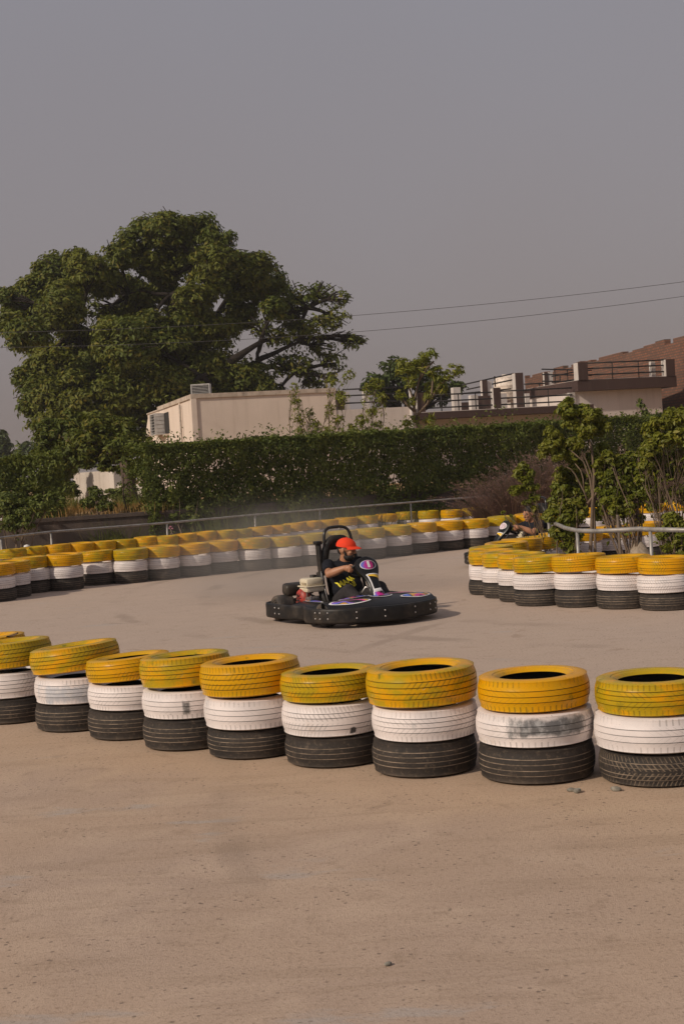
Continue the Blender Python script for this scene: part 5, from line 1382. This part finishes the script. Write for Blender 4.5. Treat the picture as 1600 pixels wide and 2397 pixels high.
    if text:
        bpy.context.view_layer.update(); dg = bpy.context.evaluated_depsgraph_get()
        ev = shirt.evaluated_get(dg); me_ = ev.to_mesh(); bv = BVHTree.FromPolygons([v.co.copy() for v in me_.vertices], [tuple(p.vertices) for p in me_.polygons]); ev.to_mesh_clear()
        fc = bpy.data.curves.new('lettering', 'FONT'); fc.body = 'MAAR\n HAI!'; fc.size = .068; fc.align_x = 'CENTER'; fc.offset = .003; fc.space_line = .85
        to = bpy.data.objects.new('tmp', fc); COL.objects.link(to); bpy.context.view_layer.update()
        me = bpy.data.meshes.new_from_object(to.evaluated_get(bpy.context.evaluated_depsgraph_get())); bpy.data.objects.remove(to)
        bm = bmesh.new(); bm.from_mesh(me)
        bmesh.ops.triangulate(bm, faces=bm.faces[:])
        for _ in range(2): bmesh.ops.subdivide_edges(bm, edges=[e_ for e_ in bm.edges if e_.calc_length() > .012], cuts=1)
        for v in bm.verts:
            a, b = v.co.x, v.co.y; a, b = a * cos(.42) - b * sin(.42), a * sin(.42) + b * cos(.42)
            o_ = Vector((1, -.055 + a, .385 + b)); h_, n_, _i, _d = bv.ray_cast(o_, Vector((-1, 0, 0)))
            v.co = (h_ + Vector((.004, 0, 0))) if h_ else Vector((.12, -.07 + a, .38 + b))
        bm.to_mesh(me); bm.free(); me.materials.clear(); link('lettering', me, YEL, shirt, smooth=False)
    return body

KL, KR = (.022, 15.16, 0), radians(-63.17)
make_kart('black go-kart numbered 1 with coloured stickers cornering on the open track', KL, KR)
make_driver('kart driver in a red cap and black lettered T-shirt gripping the wheel', KL, KR, yaw=36)
k2 = at(1176, 1231, 21.2); R2 = radians(-155)
o2 = Vector((k2.x, k2.y, 0)) - Vector((cos(R2), sin(R2), 0)) * .476
make_kart('second black go-kart half hidden behind the island tyres', tuple(o2), R2, False, simple('pale_plate', (.70, .55, .60), .4, 0, .3, 20))
make_driver('kart driver in a black shirt half hidden by island leaves', tuple(o2), R2, False, False, 10)

# dust thrown up behind the kart
t = NT('dust'); t.t.nodes.remove(t.b)
vol = t.n('VolumePrincipled'); v = t.obj()
vol.inputs['Color'].default_value = (.86, .78, .70, 1); vol.inputs['Anisotropy'].default_value = .2
gr = t.n('TexGradient', gradient_type='SPHERICAL'); t.l(v, gr.inputs[0])
den = t.math('MULTIPLY', t.ramp(gr.outputs['Fac'], .0, .75), t.math('ADD', .15, t.math('MULTIPLY', t.ramp(t.noise(t.mapv(v, (1.2, 1.2, 1)), 1.7, 4, .6), .3, .7), 1.1)))
t.l(t.math('MULTIPLY', den, .27), vol.inputs['Density']); t.l(vol.outputs[0], t.out.inputs['Volume'])
DUST = t.m
dc = MB().ell((0, 0, 0), (1, 1, 1), None, 24, 14).build('dust_cloud', DUST)
dc.location = (-.75, 18.3, .55); dc.scale = (2.3, 2.4, .95); dc.rotation_euler = (0, 0, .3)
tag(dc, 'pale dust hanging in the air behind the turning kart', kind='stuff')
#KART_END

# smog: one even box of air round the whole place, the sky outside it
t = NT('haze_air'); t.t.nodes.remove(t.b); vol = t.n('VolumePrincipled')
vol.inputs['Color'].default_value = (.88, .85, .84, 1); vol.inputs['Density'].default_value = .00055; vol.inputs['Anisotropy'].default_value = .1
t.l(vol.outputs[0], t.out.inputs['Volume'])
hb = MB().box((0, 429, 7.25), (1100, 1000, 16.5)).build('haze', t.m, smooth=False); tag(hb, 'thin warm smog in the air', kind='stuff')

# ---------------------------------------------------------------- light, sky, camera
SUN_EL, SUN_AZ = radians(33), radians(214)   # azimuth of the sun measured from +X, counter-clockwise
sd = Vector((cos(SUN_EL) * cos(SUN_AZ), cos(SUN_EL) * sin(SUN_AZ), sin(SUN_EL)))
sl = bpy.data.lights.new('sun', 'SUN'); sl.energy = 2.75; sl.angle = radians(1.6); sl.color = (1.0, .86, .70)
so = bpy.data.objects.new('sun', sl); COL.objects.link(so); so.rotation_euler = sd.to_track_quat('Z', 'Y').to_euler()
w = bpy.data.worlds.new('World'); SC.world = w; w.use_nodes = True
nt = w.node_tree; nt.nodes.clear()
out = nt.nodes.new('ShaderNodeOutputWorld'); bg = nt.nodes.new('ShaderNodeBackground')
sky = nt.nodes.new('ShaderNodeTexSky'); sky.sky_type = 'NISHITA'; sky.sun_disc = False
sky.sun_elevation = SUN_EL; sky.sun_rotation = pi / 2 - SUN_AZ
sky.air_density = 1.0; sky.dust_density = 4.0; sky.ozone_density = 1.0; sky.altitude = 200
bw = nt.nodes.new('ShaderNodeHueSaturation'); bw.inputs['Saturation'].default_value = .35
cv = nt.nodes.new('ShaderNodeMix'); cv.data_type = 'RGBA'; cv.inputs[0].default_value = .80
tc = nt.nodes.new('ShaderNodeTexCoord'); sx = nt.nodes.new('ShaderNodeSeparateXYZ'); nt.links.new(tc.outputs['Generated'], sx.inputs[0])
mr = nt.nodes.new('ShaderNodeMapRange'); mr.inputs[1].default_value = .02; mr.inputs[2].default_value = .40
nz = nt.nodes.new('ShaderNodeTexNoise'); nz.inputs['Scale'].default_value = 1.7; nz.inputs['Detail'].default_value = 3; nt.links.new(tc.outputs['Generated'], nz.inputs['Vector'])
mz = nt.nodes.new('ShaderNodeMath'); mz.operation = 'MULTIPLY_ADD'; mz.inputs[1].default_value = .34; nt.links.new(nz.outputs['Fac'], mz.inputs[0])
mo = nt.nodes.new('ShaderNodeMath'); mo.operation = 'SUBTRACT'; mo.inputs[1].default_value = .17; nt.links.new(sx.outputs[2], mo.inputs[0]); nt.links.new(mo.outputs[0], mz.inputs[2])
nt.links.new(mz.outputs[0], mr.inputs[0])
hz = nt.nodes.new('ShaderNodeMix'); hz.data_type = 'RGBA'; nt.links.new(mr.outputs[0], hz.inputs[0])
hz.inputs[6].default_value = (2.34, 1.84, 1.72, 1); hz.inputs[7].default_value = (2.64, 2.54, 2.88, 1)   # thick smog veil, mauve-grey, bluer higher up
nt.links.new(sky.outputs[0], bw.inputs['Color']); nt.links.new(bw.outputs[0], cv.inputs[6]); nt.links.new(hz.outputs[2], cv.inputs[7])
nt.links.new(cv.outputs[2], bg.inputs[0]); bg.inputs[1].default_value = .10
nt.links.new(bg.outputs[0], out.inputs[0])

cam = bpy.data.cameras.new('camera'); co = bpy.data.objects.new('camera', cam); COL.objects.link(co)
cam.sensor_fit = 'HORIZONTAL'; cam.sensor_width = 24; cam.lens = 50; cam.clip_end = 3000; cam.clip_start = .1
co.matrix_world = Matrix.Translation((0, 0, HCAM)) @ Matrix.Rotation(pi / 2 - PITCH, 4, 'X') @ Matrix.Rotation(-ROLL, 4, 'Z')
SC.camera = co
SC.view_settings.view_transform = 'Standard'; SC.view_settings.look = 'None'; SC.view_settings.exposure = 0; SC.view_settings.gamma = 1
